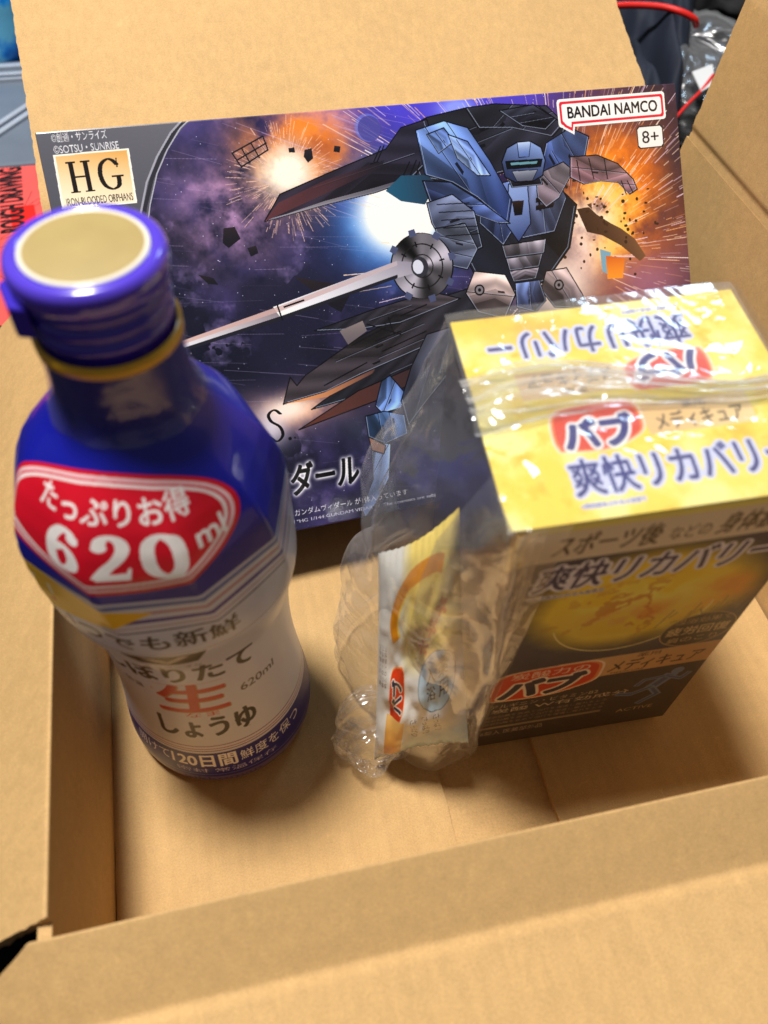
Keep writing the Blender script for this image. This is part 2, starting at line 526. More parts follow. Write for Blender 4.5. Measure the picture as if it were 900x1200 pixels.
def slab(name, x0, x1, y0, y1, z0, z1, mat, parent, jag=0.0):
    n = 40
    V = []
    for z in (z0, z1):
        for j in range(n + 1):
            y = y0 + (y1 - y0) * j / n
            V += [(x0 + random.uniform(-jag, jag), y, z), (x1 + random.uniform(-jag, jag), y, z)]
    m = 2 * (n + 1)
    F = []
    for j in range(n):
        a = 2 * j
        F += [(a, a + 2, a + 3, a + 1), (a + m, a + 1 + m, a + 3 + m, a + 2 + m), (a, a + m, a + 2 + m, a + 2), (a + 1, a + 3, a + 3 + m, a + 1 + m)]
    F += [(0, 1, 1 + m, m), (2 * n, 2 * n + m, 2 * n + 1 + m, 2 * n + 1)]
    o = build(name, V, F, mat, parent)
    fix_normals(o)
    return o
slab('floor_panel', .4, 135.3, .4, 319.6, -3.6, 0, kx, carton, .25)
slab('floor_panel', 179.4, 313.4, .4, 319.6, -3.6, 0, kx, carton, .25)
slab('floor_panel', .2, 313.6, .2, 319.8, -7.8, -3.7, ky, carton, 0)

# ================================================================== model kit box, leaning on the back wall
KO = np.array((15.83, 162.0, 36.53)); KU = np.array((0.996169, 0.078940, -0.037618)); KV = np.array((-0.025893, 0.677176, 0.735366)); KN = np.cross(KU, KV)
KW, KH, KT = 300.0, 183.47, 60.0
cv = Canvas(KW, KH, 6, (.09, .09, .17))
n1 = fbm(cv.H, cv.W, 5, 7); n2 = fbm(cv.H, cv.W, 9, 6); n3 = fbm(cv.H, cv.W, 4, 5); n4 = fbm(cv.H, cv.W, 22, 5, .65)
A = cv.a
def mixin(c, m):
    global A
    m = np.clip(m, 0, 1)[..., None]
    cv.a = cv.a * (1 - m) + np.asarray(c) * m
mixin((.035, .045, .10), (n1 - .40) * 4.5)
mixin((.27, .23, .46), (n2 - .52) * 2.8)
mixin((.55, .48, .72), (n4 - .60) * 2.2 * (n2 > .5))
mixin((.26, .22, .78), 1.6 * np.exp(-((cv.Y - 190) / 32) ** 2) * np.exp(-((cv.X - 185) / 62) ** 2) * (.45 + n3))
mixin((.34, .30, .46), np.exp(-((cv.X - 90) / 60) ** 2 - ((cv.Y - 55) / 14) ** 2) * (n1 - .25) * 2)
mixin((.62, .47, .66), np.exp(-((cv.X - 73.39) / 22) ** 2 - ((cv.Y - 146.07) / 22) ** 2) * (n4 - .22) * 3)
mixin((.74, .52, .72), np.exp(-((cv.X - 114.87) / 20) ** 2 - ((cv.Y - 176.48) / 12) ** 2) * (n4 - .22) * 3)
mixin((.40, .24, .28), np.exp(-((cv.X - 268) / 45) ** 2 - ((cv.Y - 105) / 75) ** 2) * .8)
# far burst of fire, upper left
mixin((.95, .50, .14), np.exp(-((cv.X - 106.47) / 20) ** 2 - ((cv.Y - 165.68) / 15) ** 2) * (n4 - .2) * 5)
mixin((.55, .20, .08), np.exp(-((cv.X - 111.65) / 16) ** 2 - ((cv.Y - 168.85) / 9) ** 2) * (n2 - .4) * 5)
mixin((.98, .80, .66), np.exp(-((cv.X - 100.14) / 13) ** 2 - ((cv.Y - 157.95) / 12) ** 2) * (n4 - .1) * 2.4)
mixin((1, .97, .88), np.exp(-((cv.X - 100.26) / 10) ** 2 - ((cv.Y - 158.66) / 9) ** 2) * 1.5 * (n4 + .4))
# big burst, right
bx, by = 252.94, 126.18
mixin((.62, .28, .12), np.exp(-((cv.X - bx - 8) / 36) ** 2 - ((cv.Y - by - 4) / 40) ** 2) * (n2 - .15) * 2.6)
mixin((.96, .46, .08), np.exp(-((cv.X - bx - 3) / 25) ** 2 - ((cv.Y - by - 5) / 28) ** 2) * (n4 - .30) * 4.5)
mixin((.99, .76, .30), np.exp(-((cv.X - bx) / 17) ** 2 - ((cv.Y - by + 2) / 19) ** 2) * (n4 - .38) * 6)
mixin((1, .96, .88), np.exp(-((cv.X - 245.76) / 12) ** 2 - ((cv.Y - 124.89) / 9) ** 2) * (n4 - .1) * 2.6)
mixin((.97, .90, .84), np.exp(-((cv.X - 225.87) / 17) ** 2 - ((cv.Y - 94.56) / 14) ** 2) * 1.1)
mixin((.96, .86, .86), np.exp(-((cv.X - 239.51) / 11) ** 2 - ((cv.Y - 111.36) / 17) ** 2) * (n4 + .1) * 1.2)
mixin((.62, .40, .55), np.exp(-((cv.X - 275.52) / 20) ** 2 - ((cv.Y - 90.6) / 14) ** 2) * .7)
# cold glow, centre
mixin((.25, .35, .80), np.exp(-((cv.X - 143.58) / 26) ** 2 - ((cv.Y - 131.52) / 24) ** 2) * (n2 + .1) * 1.3)
mixin((.30, .62, 1), np.exp(-(((cv.X - 149.44) / 27) ** 2 + ((cv.Y - 134.71) / 24) ** 2) ** 1.5) * (n4 + .45))
mixin((.96, .98, 1), np.exp(-(((cv.X - 150.54) / 20) ** 2 + ((cv.Y - 136.5) / 18) ** 2) ** 2) * 1.5)
mixin((.50, .56, 1), np.exp(-((cv.X - 184.08) / 9) ** 2 - ((cv.Y - 179.78) / 5) ** 2) * 1.2)
# small fire low centre, under the dark fins
mixin((.95, .62, .45), np.exp(-((cv.X - 88.62) / 22) ** 2 - ((cv.Y - 56.31) / 7) ** 2) * (n4 - .15) * 2.2)
mixin((1, .92, .86), np.exp(-((cv.X - 83.81) / 11) ** 2 - ((cv.Y - 56.29) / 5.5) ** 2) * 1.1)
# stars and streaks
for k in range(2600):
    x, y = rng.random() * KW, rng.random() * KH
    b = rng.random() ** 3
    i, j = int(y * 6), int(x * 6)
    s = 1 if b < .6 else 2
    cv.a[i:i + s, j:j + s] = cv.a[i:i + s, j:j + s] * (1 - .25 - b * .7) + np.array((.88, .88, 1)) * (.25 + b * .7)
for k in range(150):
    x, y = rng.random() * 210, rng.random() * KH
    L = 8 + 35 * rng.random(); a = math.radians(-12 + 5 * rng.normal())
    cv.path([(x, y), (x + L * math.cos(a), y + L * math.sin(a))], .25, (.75, .68, .85), .28 * rng.random() + .06)
for k in range(30):
    x, y = 75 + rng.random() * 60, 150 + rng.random() * 34
    L = 15 + 25 * rng.random(); a = math.radians(-24)
    cv.path([(x, y), (x + L * math.cos(a), y + L * math.sin(a))], .35, (.80, .70, .92), .35 * rng.random() + .06)
cxr, cyr = 229.87, 108.38
for k in range(900):
    a = math.radians(rng.random() * 190 - 40 if k % 5 else rng.random() * 360); r0 = 26 + rng.random() ** .8 * 90; L = 3 + rng.random() * 14
    c = [(1, .86, .74), (1, .72, .46), (.92, .82, .92), (1, .95, .9)][k % 4]
    cv.path([(cxr + r0 * math.cos(a), cyr + r0 * math.sin(a)), (cxr + (r0 + L) * math.cos(a), cyr + (r0 + L) * math.sin(a))], .22 + .3 * rng.random(), c, .25 + .6 * rng.random())
for k in range(260):
    a = rng.random() * 6.28; r0 = 7 + 16 * rng.random(); L = 1.5 + 5 * rng.random()
    x0, y0 = 99.83, 156.17
    cv.path([(x0 + r0 * math.cos(a), y0 + r0 * math.sin(a)), (x0 + (r0 + L) * math.cos(a), y0 + (r0 + L) * math.sin(a))], .28, (1, .80, .70), .3 + .4 * rng.random())
# drifting wreckage
dk = (.07, .07, .10)
for P in ([(68.97, 138.24), (73.88, 138.45), (75.57, 133.18), (69.68, 129.82), (67.5, 132.24)], [(77.84, 128.91), (81.76, 129.58), (82.31, 126.21), (78.69, 125.15)], [(96.5, 114.15), (115.51, 108.82), (121.71, 104.61), (115.46, 96.16), (111.08, 99.04), (105.72, 105.45)], [(54.48, 120.27), (60.77, 118.06), (62.44, 114.92), (58.11, 115.81)],
          [(110.26, 167.52), (113.44, 167.98), (113.49, 163.65), (110.89, 162.06), (109.4, 164.72)], [(124.04, 168.2), (126.71, 167.62), (125.91, 165.14), (123.24, 165.73)], [(103.16, 168.83), (105.88, 168.96), (105.89, 166.81), (103.24, 167.03)], [(125.29, 185.36), (130.78, 185.34), (130.49, 183.57)]):
    cv.poly(P, dk, (.14, .11, .13))
for P in ([(78.25, 168.76), (92.77, 174.64)], [(79.95, 165.79), (93.77, 171.73)], [(81.28, 162.84), (94.02, 168.86)], [(78.25, 168.76), (81.28, 162.84)], [(82.66, 170.51), (85.29, 164.27)], [(87.09, 172.26), (89.74, 166.02)], [(92.77, 174.64), (94.02, 168.86)]):
    cv.path(P, .6, dk)
for P in ([(239.8, 129.51), (246.32, 129.67), (250.53, 125.62), (257.54, 120.84), (262.92, 117.82), (269.99, 112.13), (275.36, 103.22), (271.73, 101.13), (262.03, 109.69), (252.22, 115.69), (244.05, 118.19)], [(245.54, 130.95), (247.93, 131.52), (248.03, 128.29)], [(257.7, 105.22), (261.36, 103.56), (259.05, 100.09)]):
    cv.poly(P, (.22, .14, .10), (.45, .30, .2), 20)
cv.poly([(250.09, 109.37), (256, 107.07), (253.4, 96.61), (250.29, 98.63)], (.45, .62, .72))
cv.poly([(253, 105.76), (263.3, 103.76), (261.27, 94), (252.7, 94.61)], (.95, .56, .16), (.8, .35, .12))
for k in range(60):
    x, y = 252.4 + rng.normal() * 13, 121.37 + rng.normal() * 11
    cv.ellipse(x, y, .35 + rng.random() * .7, .35 + rng.random() * .6, (.2, .12, .08))
cv.ellipse(140.55, 174.53, 6, 6, (.38, .46, .85), .55); cv.ellipse(141.29, 174.11, 5.4, 5.4, (.22, .2, .5), .7)

# a nameless armoured space machine: dark wing slabs, blue plates, steel dish and long lance
INK = (.03, .03, .05)
def plate(P, c, c2, ang=90, lines=2, hl=(.72, .80, .95)):
    """one armour plate: metal gradient, hard band of reflected light, inset seams, lit upper edges"""
    P = [np.array(p, float) for p in P]
    cv.poly(P, c, c2, ang)
    ctr = sum(P) / len(P)
    w, m = cv.pmask(P)
    keep = cv.a.copy()
    k = int(abs(c[0] * 997 + P[0][0] * 13)) % len(P)
    e = P[(k + 1) % len(P)] - P[k]; e /= np.hypot(*e) + 1e-9; n_ = np.array([-e[1], e[0]])
    dx_, dy_ = cv.X[w] - ctr[0], cv.Y[w] - ctr[1]
    q = dx_ * n_[0] + dy_ * n_[1]; r_ = dx_ * e[0] + dy_ * e[1]
    span = max(np.abs(q[m > 0]).max(), 1)
    f = q / span + .35 * np.abs(r_ / span - .2)
    sh = np.where(f > .25, 1.30, np.where(f > -.15, 1.0, .66)) * (1 + .18 * np.sin(f * 9 + k))
    cv.a[w] = np.clip(cv.a[w] * sh[..., None], 0, 1)
    for i in range(min(lines, 2)):
        t = (-.55 + 1.1 * (i + .5) / lines) * span
        a = ctr + n_ * t - e * span * 2; b = ctr + n_ * t + e * span * (.3 if i % 2 else 2)
        cv.path([a, b], .32, INK, .9); cv.path([a + n_ * .35, b + n_ * .35], .2, hl, .45)
        u = ctr + n_ * (t + .10 * span) + e * (rng.random() - .5) * span
        cv.poly([u, u + e * span * .35, u + e * span * .30 + n_ * span * .08, u - e * .02 + n_ * span * .08], INK, alpha=.85)
    full = cv.a[w] * m[..., None] + keep[w] * (1 - m[..., None])
    cv.a = keep
    cv.a[w] = full
    for a, b in zip(P, P[1:] + P[:1]):
        cv.path([a, b], .5, INK)
        if (b - a)[0] < -1 or abs((b - a)[0]) < .4 * abs((b - a)[1]):
            cv.path([a * .955 + ctr * .045, b * .955 + ctr * .045], .32, hl, .55)
DK1, DK2 = (.10, .10, .14), (.22, .22, .28)
BL1, BL2 = (.09, .13, .27), (.42, .56, .86)
BN1, BN2 = (.08, .08, .10), (.26, .24, .26)
SK1, SK2 = (.30, .26, .30), (.72, .66, .68)
# rear slabs
plate([(155.87, 171.52), (169.02, 176.79), (188.27, 179.49), (207.43, 178.51), (229.32, 177.73), (239.34, 167.77), (235.83, 157.55), (208.06, 150.21), (181.54, 146.84), (160.98, 150.61)], (.07, .07, .10), (.16, .17, .22), lines=3)
plate([(188.27, 179.49), (203.34, 180.3), (224.91, 178.04), (237.19, 168.71), (231.17, 163.76), (210.56, 169.19), (193.41, 170.5)], (.09, .09, .13), (.20, .21, .27))
plate([(205.08, 177.17), (222.77, 178.57), (233.89, 171.27), (227.99, 167.09), (215.87, 169.55)], (.05, .05, .08), (.14, .15, .2))
# long upper blade
plate([(87.29, 139.23), (96.07, 150), (122.33, 157.79), (147.51, 164.82), (156.15, 173.34), (168.91, 176.06), (171.7, 160.96), (156.77, 150.25), (139.78, 146.58), (116.05, 143.67)], (.12, .10, .14), (.09, .09, .14), 20, 1)
cv.poly([(87.29, 139.23), (94.7, 146.5), (116.96, 153.88), (145.97, 160.15), (144.71, 157.29), (116, 148.1)], (.36, .18, .19), (.08, .08, .12), 10, alpha=.8)
cv.poly([(87.29, 139.23), (115.52, 145.2), (140.13, 148.79), (156.99, 151.73), (155.95, 150.32), (139.78, 146.58), (116.05, 143.67)], (.62, .60, .64), (.30, .30, .36), 20, alpha=.8)
for a, b in (([(141.05, 159.83), (145.27, 166.11)]), ([(142.65, 159.69), (146.93, 166.34)]), ([(152.69, 150.62), (157.99, 158.37)]), ([(155.95, 150.32), (161.37, 158.83)]), ([(159.28, 150.39), (162.9, 157.95)])):
    cv.path([a, b], .5, INK)
cv.poly([(144.72, 146.86), (153.03, 152.83), (165.37, 152.1), (169.8, 147.92), (162.62, 139.1), (151.34, 141.72)], (.10, .30, .42), (.12, .16, .24), 0)
# lower fins
plate([(94.38, 54.59), (118.91, 66.68), (154.08, 75.56), (188.17, 84.25), (198.78, 79.57), (179.53, 69.94), (138.72, 58.86), (108.96, 56.25)], BN1, (.12, .11, .14), 30, 1)
cv.poly([(86.91, 46.28), (117.79, 59.67), (144.1, 66.13), (161.7, 68.42), (157.37, 62.54), (125.21, 53.69)], (.34, .18, .15), (.12, .11, .14), 20, edge=INK)
plate([(81.87, 58.96), (87.08, 70.67), (89.54, 66.39), (94.22, 70.38), (121.63, 83.66), (159.24, 96.01), (183.64, 99.72), (202.84, 93.32), (194.77, 83.38), (154.08, 75.56), (118.91, 66.68), (101.61, 61.38)], (.17, .15, .17), (.07, .08, .11), 25, 2)
cv.poly([(81.87, 58.96), (101.61, 61.38), (127.55, 68.58), (125.55, 66.48), (102.88, 59.2)], (.90, .58, .36), (.30, .20, .2), 15)
plate([(101.46, 89.53), (131.79, 95.59), (159.81, 99.88), (174.21, 94.91), (143.13, 87.82), (122.24, 87.49)], (.08, .08, .11), (.20, .18, .2), 20, 1)
cv.poly([(113.31, 87.92), (124.87, 91.04), (126.16, 86.17), (116.31, 81.26)], (.36, .33, .36), (.5, .45, .45))
for a, b in (([(117.86, 80.65), (135.37, 86.5)]), ([(129.5, 80.99), (142.54, 83.94)]), ([(132.04, 75.88), (155.07, 82.24)]), ([(143.6, 90.92), (156.85, 94.33)]), ([(102.12, 64.46), (123.9, 71.9)]), ([(126.65, 89.24), (142.31, 82.39)]), ([(137.31, 90.96), (139, 82.84)])):
    cv.path([a, b], .55, INK)
# body of a plain robot: chest block, belly rings, hips
plate([(183.6, 137.04), (207.46, 145.62), (229.44, 142.43), (240.04, 131.49), (234, 111.97), (219.3, 97.4), (200.62, 93.6), (183.91, 101.69), (177.5, 118.24)], (.06, .07, .10), (.16, .17, .22), 60, 0)
plate([(190.52, 143.32), (206.59, 145.7), (207.56, 126.02), (199.2, 116.62), (188.42, 128.01)], (.10, .13, .24), (.38, .48, .74), 100, 1)
plate([(209.21, 145.46), (230.68, 145.07), (234.95, 135.18), (226.69, 120.03), (209.29, 118.7)], (.12, .14, .22), (.44, .50, .68), 70, 1)
cv.poly([(205.51, 144.24), (215.26, 144.12), (214.64, 125.29), (207.32, 117.32), (202.19, 125.79)], (.50, .60, .84), (.16, .22, .42), -80, edge=INK)
for P in ([(193.02, 136.11), (201.88, 136.8), (201.62, 134.88), (193.18, 134.15)], [(192.98, 132.61), (201.42, 133.33), (201.16, 131.4), (193.58, 130.6)], [(218.79, 136.73), (228.77, 136.96), (228.53, 135), (218.5, 134.4)], [(218.35, 133.23), (228.34, 133.44), (227.2, 131.56), (218.05, 130.89)], [(206.24, 136.38), (212.45, 136.17), (210.71, 129.65), (206.7, 129.66)]):
    cv.poly(P, (.03, .03, .05), (.16, .10, .08), 90)
for y_, c_ in ((288, 1.0), (300, .85), (312, .75)):
    pass
plate([(198.32, 116.72), (221.79, 117.35), (220.1, 111.1), (199.34, 111.04)], (.24, .23, .27), (.58, .56, .62), 90, 0)
plate([(199.73, 110.6), (219.15, 110.8), (216.6, 105.04), (200.76, 104.88)], (.20, .19, .23), (.52, .50, .56), 90, 0)
plate([(200.71, 104.48), (216.55, 104.64), (214.09, 99.66), (202.29, 99.46)], (.20, .19, .23), (.48, .45, .50), 90, 0)
plate([(182.84, 106.59), (198.3, 103.16), (202.4, 93.38), (195.55, 82.46), (181.95, 87.49), (177.11, 96.94)], (.30, .26, .28), (.78, .70, .68), 70, 1)
plate([(219.9, 102.22), (231.01, 102.54), (237.86, 89.37), (240.73, 81.51), (222.34, 84.71), (216.09, 93.72)], (.24, .22, .25), (.70, .62, .62), 70, 1)
plate([(203.07, 98.56), (215.79, 98.64), (218.2, 88.53), (212.05, 83.57), (202.5, 87.26)], (.09, .11, .20), (.36, .44, .66), 90, 1)
for x, y in (([(184.24, 97.65)])[0], ([(225.92, 94.96)])[0]):
    cv.ellipse(x, y, 2.6, 2.6, INK); cv.ellipse(x, y, 1.9, 1.9, (.45, .43, .46)); cv.ellipse(x, y, .8, .8, INK)
# shoulder plates
plate([(162.89, 171.72), (177.05, 174.72), (188.33, 170.88), (197.75, 154.96), (206.3, 136.76), (203.17, 126.48), (189.14, 139.59), (177.38, 147.6), (164.55, 152.18)], BL1, BL2, 120, 2)
plate([(162.93, 149.68), (176.54, 147.68), (189.04, 138.83), (204.04, 126.39), (198.8, 126.93), (184.77, 133.05), (171.34, 135.17), (164.96, 140.77)], (.07, .09, .18), (.34, .44, .72), 60, 1)
plate([(167.94, 169.47), (176.63, 171.78), (180.78, 165.47), (172.53, 160.89)], BL2, (.20, .26, .44), 60, 1)
plate([(178.28, 168.66), (187.5, 164.93), (196.93, 148.89), (190.51, 149.47), (181.4, 157.88)], (.50, .62, .84), (.26, .34, .58), 40, 1)
plate([(227.23, 160.97), (240.59, 166.9), (250.11, 162.27), (247.28, 153.86), (235.56, 147.78), (227.2, 142.63), (223.22, 150.43)], BL1, (.36, .46, .72), 60, 2)
plate([(220.12, 147.2), (235.13, 151.75), (240.08, 147.38), (230.88, 135.57), (223.61, 131.92), (219.68, 136.65)], SK1, (.66, .62, .68), 60, 1)
# a plain faceted cockpit hull where the top of the machine is
plate([(205.15, 148.15), (222.04, 148.2), (223.13, 142.62), (207.05, 142.54)], (.05, .05, .08), (.16, .16, .2), 90, 0)
cv.poly([(203.36, 154.48), (206.76, 160.33), (212.32, 162.56), (219.37, 162.38), (224.33, 159.27), (225.83, 153.33), (223.62, 146.49), (217.95, 144.27), (209.11, 144.69), (204.18, 147.47)], (.12, .16, .30), (.50, .62, .88), 70, edge=INK, ew=.6)
cv.poly([(212.32, 162.56), (219.37, 162.38), (217.61, 155.58), (212.3, 155.64)], (.30, .40, .66), (.72, .82, .98), 90, edge=INK, ew=.3)
cv.poly([(205.14, 154.71), (224.59, 154.21), (223.22, 150.43), (205.5, 150.82)], (.02, .03, .05)); cv.poly([(207.64, 153.72), (221.78, 153.28), (221.2, 152.17), (207.93, 152.54)], (.35, .55, .62))
cv.poly([(208.01, 149.83), (221.3, 149.43), (218, 144.65), (210.03, 144.99)], (.28, .30, .38), (.55, .58, .66), 90, edge=INK, ew=.3)
# arm to the right
plate([(239.02, 153.77), (253.7, 153.32), (264.38, 148.44), (272.06, 140.53), (273.92, 135.49), (269.39, 133.49), (263.42, 139.7), (254.2, 141.35), (244.81, 140.62), (237.9, 144.42)], (.34, .24, .28), (.62, .48, .50), 70, 2)
for P in ([(265.38, 140.33), (267.51, 133.67)], [(268.67, 140.03), (271.37, 134.11)], [(248.93, 152.14), (250.59, 142.48)], [(257.21, 151.44), (258, 141.8)], [(242.46, 151.91), (243.17, 142.36)]):
    cv.path(P, .5, INK)
# near arm, dish and lance
plate([(163.55, 139.77), (176.63, 142.33), (186.59, 133.64), (188.65, 117), (179.09, 114.13), (169.25, 120.71), (164.72, 130.47)], (.15, .17, .24), (.36, .40, .52), 60, 3)
plate([(166.05, 128.02), (181.14, 128.76), (185.96, 116.51), (179.5, 107.77), (167.92, 111.49)], (.18, .20, .28), (.46, .50, .60), 60, 2)
for k in range(5):
    P = [(168.43, 138.53), (184.56, 137.72)]
    cv.path([(P[0][0] + k * .6, P[0][1] - k * 3.6), (P[1][0] + k * .8, P[1][1] - k * 3.6)], .5, INK, .8)
dx, dy = 157.33, 111.94
cv.ellipse(dx, dy, 15.5, 15.0, INK)
w = cv.win((dx - 16, dy - 16), (dx + 16, dy + 16))
ang = np.arctan2(cv.Y[w] - dy, cv.X[w] - dx); rr = np.hypot(cv.X[w] - dx, cv.Y[w] - dy)
sheen = .42 + .26 * np.sin(2 * ang + .6) + .14 * np.sin(5 * ang)
cv.a[w] = np.where((rr < 14.8)[..., None], sheen[..., None] * np.array((.92, .90, 1.0)), cv.a[w])
ring = ((abs(rr - 10) < .3) | (abs(rr - 5.2) < .25)) & (rr < 14.8)
cv.a[w] = np.where(ring[..., None], .08, cv.a[w])
for a in range(0, 360, 45):
    q = math.radians(a + 10)
    cv.path([(dx + 9 * math.cos(q), dy + 9 * math.sin(q)), (dx + 11.2 * math.cos(q), dy + 11.2 * math.sin(q))], .7, INK)
    cv.poly([(dx + 14 * math.cos(q - .12), dy + 14 * math.sin(q - .12)), (dx + 17 * math.cos(q - .08), dy + 17 * math.sin(q - .08)), (dx + 17 * math.cos(q + .1), dy + 17 * math.sin(q + .1)), (dx + 14 * math.cos(q + .14), dy + 14 * math.sin(q + .14))], (.25, .28, .42))
cv.poly([(33.49, 91.4), (88.65, 102.68), (88.52, 97.39), (32.72, 87.43)], (.92, .92, .96), (.45, .40, .44), 65)
cv.poly([(84.7, 102.43), (145.28, 115.65), (156.31, 113.61), (156.57, 109.69), (144.53, 108.01), (87.62, 96.75)], (.95, .96, 1), (.52, .50, .58), 65)
cv.poly([(33.49, 91.4), (88.65, 102.68), (145.28, 115.65), (145.4, 113.71), (88.65, 100.41), (33.21, 89.96)], (.80, .62, .58), (.72, .66, .70), 10, alpha=.8)
cv.poly([(32.93, 88.51), (88.26, 98.19), (144.76, 109.53), (144.53, 108.01), (87.94, 96.33), (32.65, 87.07)], (.10, .10, .14))
cv.path([(86.74, 102.93), (87.94, 96.33)], .7, INK); cv.path([(89.67, 101.79), (99.05, 103.63)], .8, INK)
cv.ellipse(156.02, 111.7, 4.2, 4.6, (.16, .16, .2)); cv.ellipse(155.19, 111.8, 2.6, 3.2, (.8, .82, .9))
# leg, lower right of the machine
plate([(129.5, 62.28), (134.05, 64.41), (140.63, 54.51), (137.15, 48.54), (127.64, 47.63), (124.84, 51.32)], BL2, (.18, .26, .42), 70, 1)
plate([(154.83, 80.67), (172.54, 83.09), (174.32, 70.68), (150.27, 49.73), (139.17, 39.19), (137.64, 51.72), (145.05, 66.8)], (.10, .11, .15), (.26, .27, .33), 60, 3)
plate([(119.18, 47.38), (128.59, 48.29), (138.34, 45.08), (138.69, 35.97), (127.07, 32.99), (119.31, 37.6)], (.14, .22, .36), (.30, .42, .62), 60, 2)
plate([(120.58, 34.93), (129.57, 32.56), (126.24, 16.55), (117.67, 5.58), (111.66, 0.02), (110.66, 4.41), (118.75, 17.92)], (.20, .26, .40), (.55, .66, .86), 60, 2)
cv.poly([(119.31, 37.6), (126.95, 32.19), (125.49, 28.32), (119.95, 30.93)], (.55, .40, .34), edge=INK)

# grey corner panel with a curved edge, and the lettering
cv.poly([(-4.23, 195.37), (66.71, 185.67), (59.28, 180.72), (52.21, 173.7), (45.32, 163.9), (39.99, 151.15), (35.19, 137.55), (32.49, 120.01), (-20.16, 121.18)], (.26, .26, .30), (.37, .37, .41), 70)
cv.path([(63.86, 185.88), (56.32, 180.26), (48.87, 171.21), (42.69, 161.36), (37.62, 149.98), (32.76, 134.27)], 1.6, (.15, .15, .18)); cv.path([(61.18, 185.04), (53.95, 179.07), (46.51, 170.03), (40.33, 160.19), (35.47, 148.09)], .8, (.60, .60, .66))
cv.path([(65.28, 185.78), (58.16, 180.46), (51.24, 172.39), (45.19, 163.22), (39.99, 151.15), (35.54, 137.51)], .5, (.66, .66, .72))
def kb(p, q): return (p[0], p[1], q[0], q[1])
a_, b_ = [(5.89, 179.14), (29.25, 180.31)]
cv.text('©創通・サンライズ', (a_[0] , a_[1] - .3, a_[0] + 22, a_[1] + 3.4), (.88, .88, .9))
cv.text('©SOTSU・SUNRISE', (a_[0], a_[1] - 4.6, a_[0] + 26, a_[1] - 1.5), (.88, .88, .9))
P = [np.array(p) for p in [(5.18, 174.19), (35.71, 174.36), (34.89, 152.35), (4.39, 152.59)]]
cv.poly(P, (.97, .95, .9))
c0 = sum(P) / 4; Q = [p * .94 + c0 * .06 for p in P]
cv.poly(Q, (.98, .92, .80), (.86, .62, .30), 80)
# H and G in a high-contrast roman face
hx, hy = 8.19, 159.4
def roman_HG(x, y, s):
    c = (.06, .05, .05)
    for q in (0, 6.6):
        cv.poly([(x + q * s, y), (x + (q + 2.0) * s, y), (x + (q + 2.0) * s, y + 14 * s), (x + q * s, y + 14 * s)], c)
        for yy in (0, 13.3):
            cv.poly([(x + (q - 1.2) * s, y + yy * s), (x + (q + 3.2) * s, y + yy * s), (x + (q + 3.2) * s, y + (yy + .7) * s), (x + (q - 1.2) * s, y + (yy + .7) * s)], c)
    cv.poly([(x + 1.5 * s, y + 6.7 * s), (x + 7 * s, y + 6.7 * s), (x + 7 * s, y + 7.5 * s), (x + 1.5 * s, y + 7.5 * s)], c)
    gx = x + 12.5 * s
    cv.pen([(gx + 9.2 * s, y + 11.2 * s), (gx + 7.4 * s, y + 13.3 * s), (gx + 5 * s, y + 13.8 * s), (gx + 2 * s, y + 11.6 * s), (gx + 1.0 * s, y + 7 * s), (gx + 2.2 * s, y + 2.4 * s), (gx + 5.4 * s, y + .3 * s), (gx + 8.6 * s, y + 1.6 * s), (gx + 9.1 * s, y + 5.6 * s)], 2.1 * s, .8 * s, c)
    cv.poly([(gx + 6 * s, y + 5.6 * s), (gx + 11.4 * s, y + 5.6 * s), (gx + 11.4 * s, y + 6.3 * s), (gx + 6 * s, y + 6.3 * s)], c)
    cv.poly([(gx + 8.9 * s, y + 10 * s), (gx + 9.5 * s, y + 10 * s), (gx + 9.7 * s, y + 14 * s), (gx + 9.2 * s, y + 14 * s)], c)
roman_HG(10.4, 158.6, .88)
cv.text('IRON-BLOODED ORPHANS', (6.6, 153.7, 33.6, 156.7), (.08, .07, .06), bold=.02)
# maker's plate top right
P = [np.array(p) for p in [(236.16, 178.78), (292.27, 178.47), (292.71, 168.52), (242.58, 168.3), (241.76, 165.26), (237.23, 169.09), (235.98, 169.96)]]
def rrect(x0, y0, x1, y1, c, r=1.0):
    cv.poly([(x0 + r, y0), (x1 - r, y0), (x1 - r * .3, y0 + r * .3), (x1, y0 + r), (x1, y1 - r), (x1 - r * .3, y1 - r * .3), (x1 - r, y1), (x0 + r, y1), (x0 + r * .3, y1 - r * .3), (x0, y1 - r), (x0, y0 + r), (x0 + r * .3, y0 + r * .3)], c)
WH, RD = (.96, .96, .97), (.84, .12, .20)
cv.poly([(236, 168.6), (237, 166.8), (242.6, 163.6), (243.6, 169)], WH); rrect(234.9, 167.2, 293.4, 180.0, WH, 1.4)
cv.poly([(236.6, 169), (238, 167.4), (241.9, 165.2), (242.7, 169)], RD); rrect(236.0, 168.3, 292.3, 178.9, RD, 1.2)
cv.poly([(237.6, 169.8), (239, 168.2), (241.4, 167.0), (241.8, 169.8)], WH); rrect(237.2, 169.5, 291.1, 177.7, WH, .9)
cv.text('BANDAI NAMCO', (240.2, 171.1, 288.8, 176.2), (.05, .05, .07), bold=.045)
x0, y0 = 277.4, 155.2
for e, c in ((1.0, (.1, .1, .12)), (.5, (.92, .92, .92))):
    cv.poly([(x0 - e + 1, y0 - e), (x0 + 12.6 + e - 1, y0 - e), (x0 + 12.6 + e, y0 - e + 1), (x0 + 12.6 + e, y0 + 8.4 + e - 1), (x0 + 12.6 + e - 1, y0 + 8.4 + e), (x0 - e + 1, y0 + 8.4 + e), (x0 - e, y0 + 8.4 + e - 1), (x0 - e, y0 - e + 1)], c)
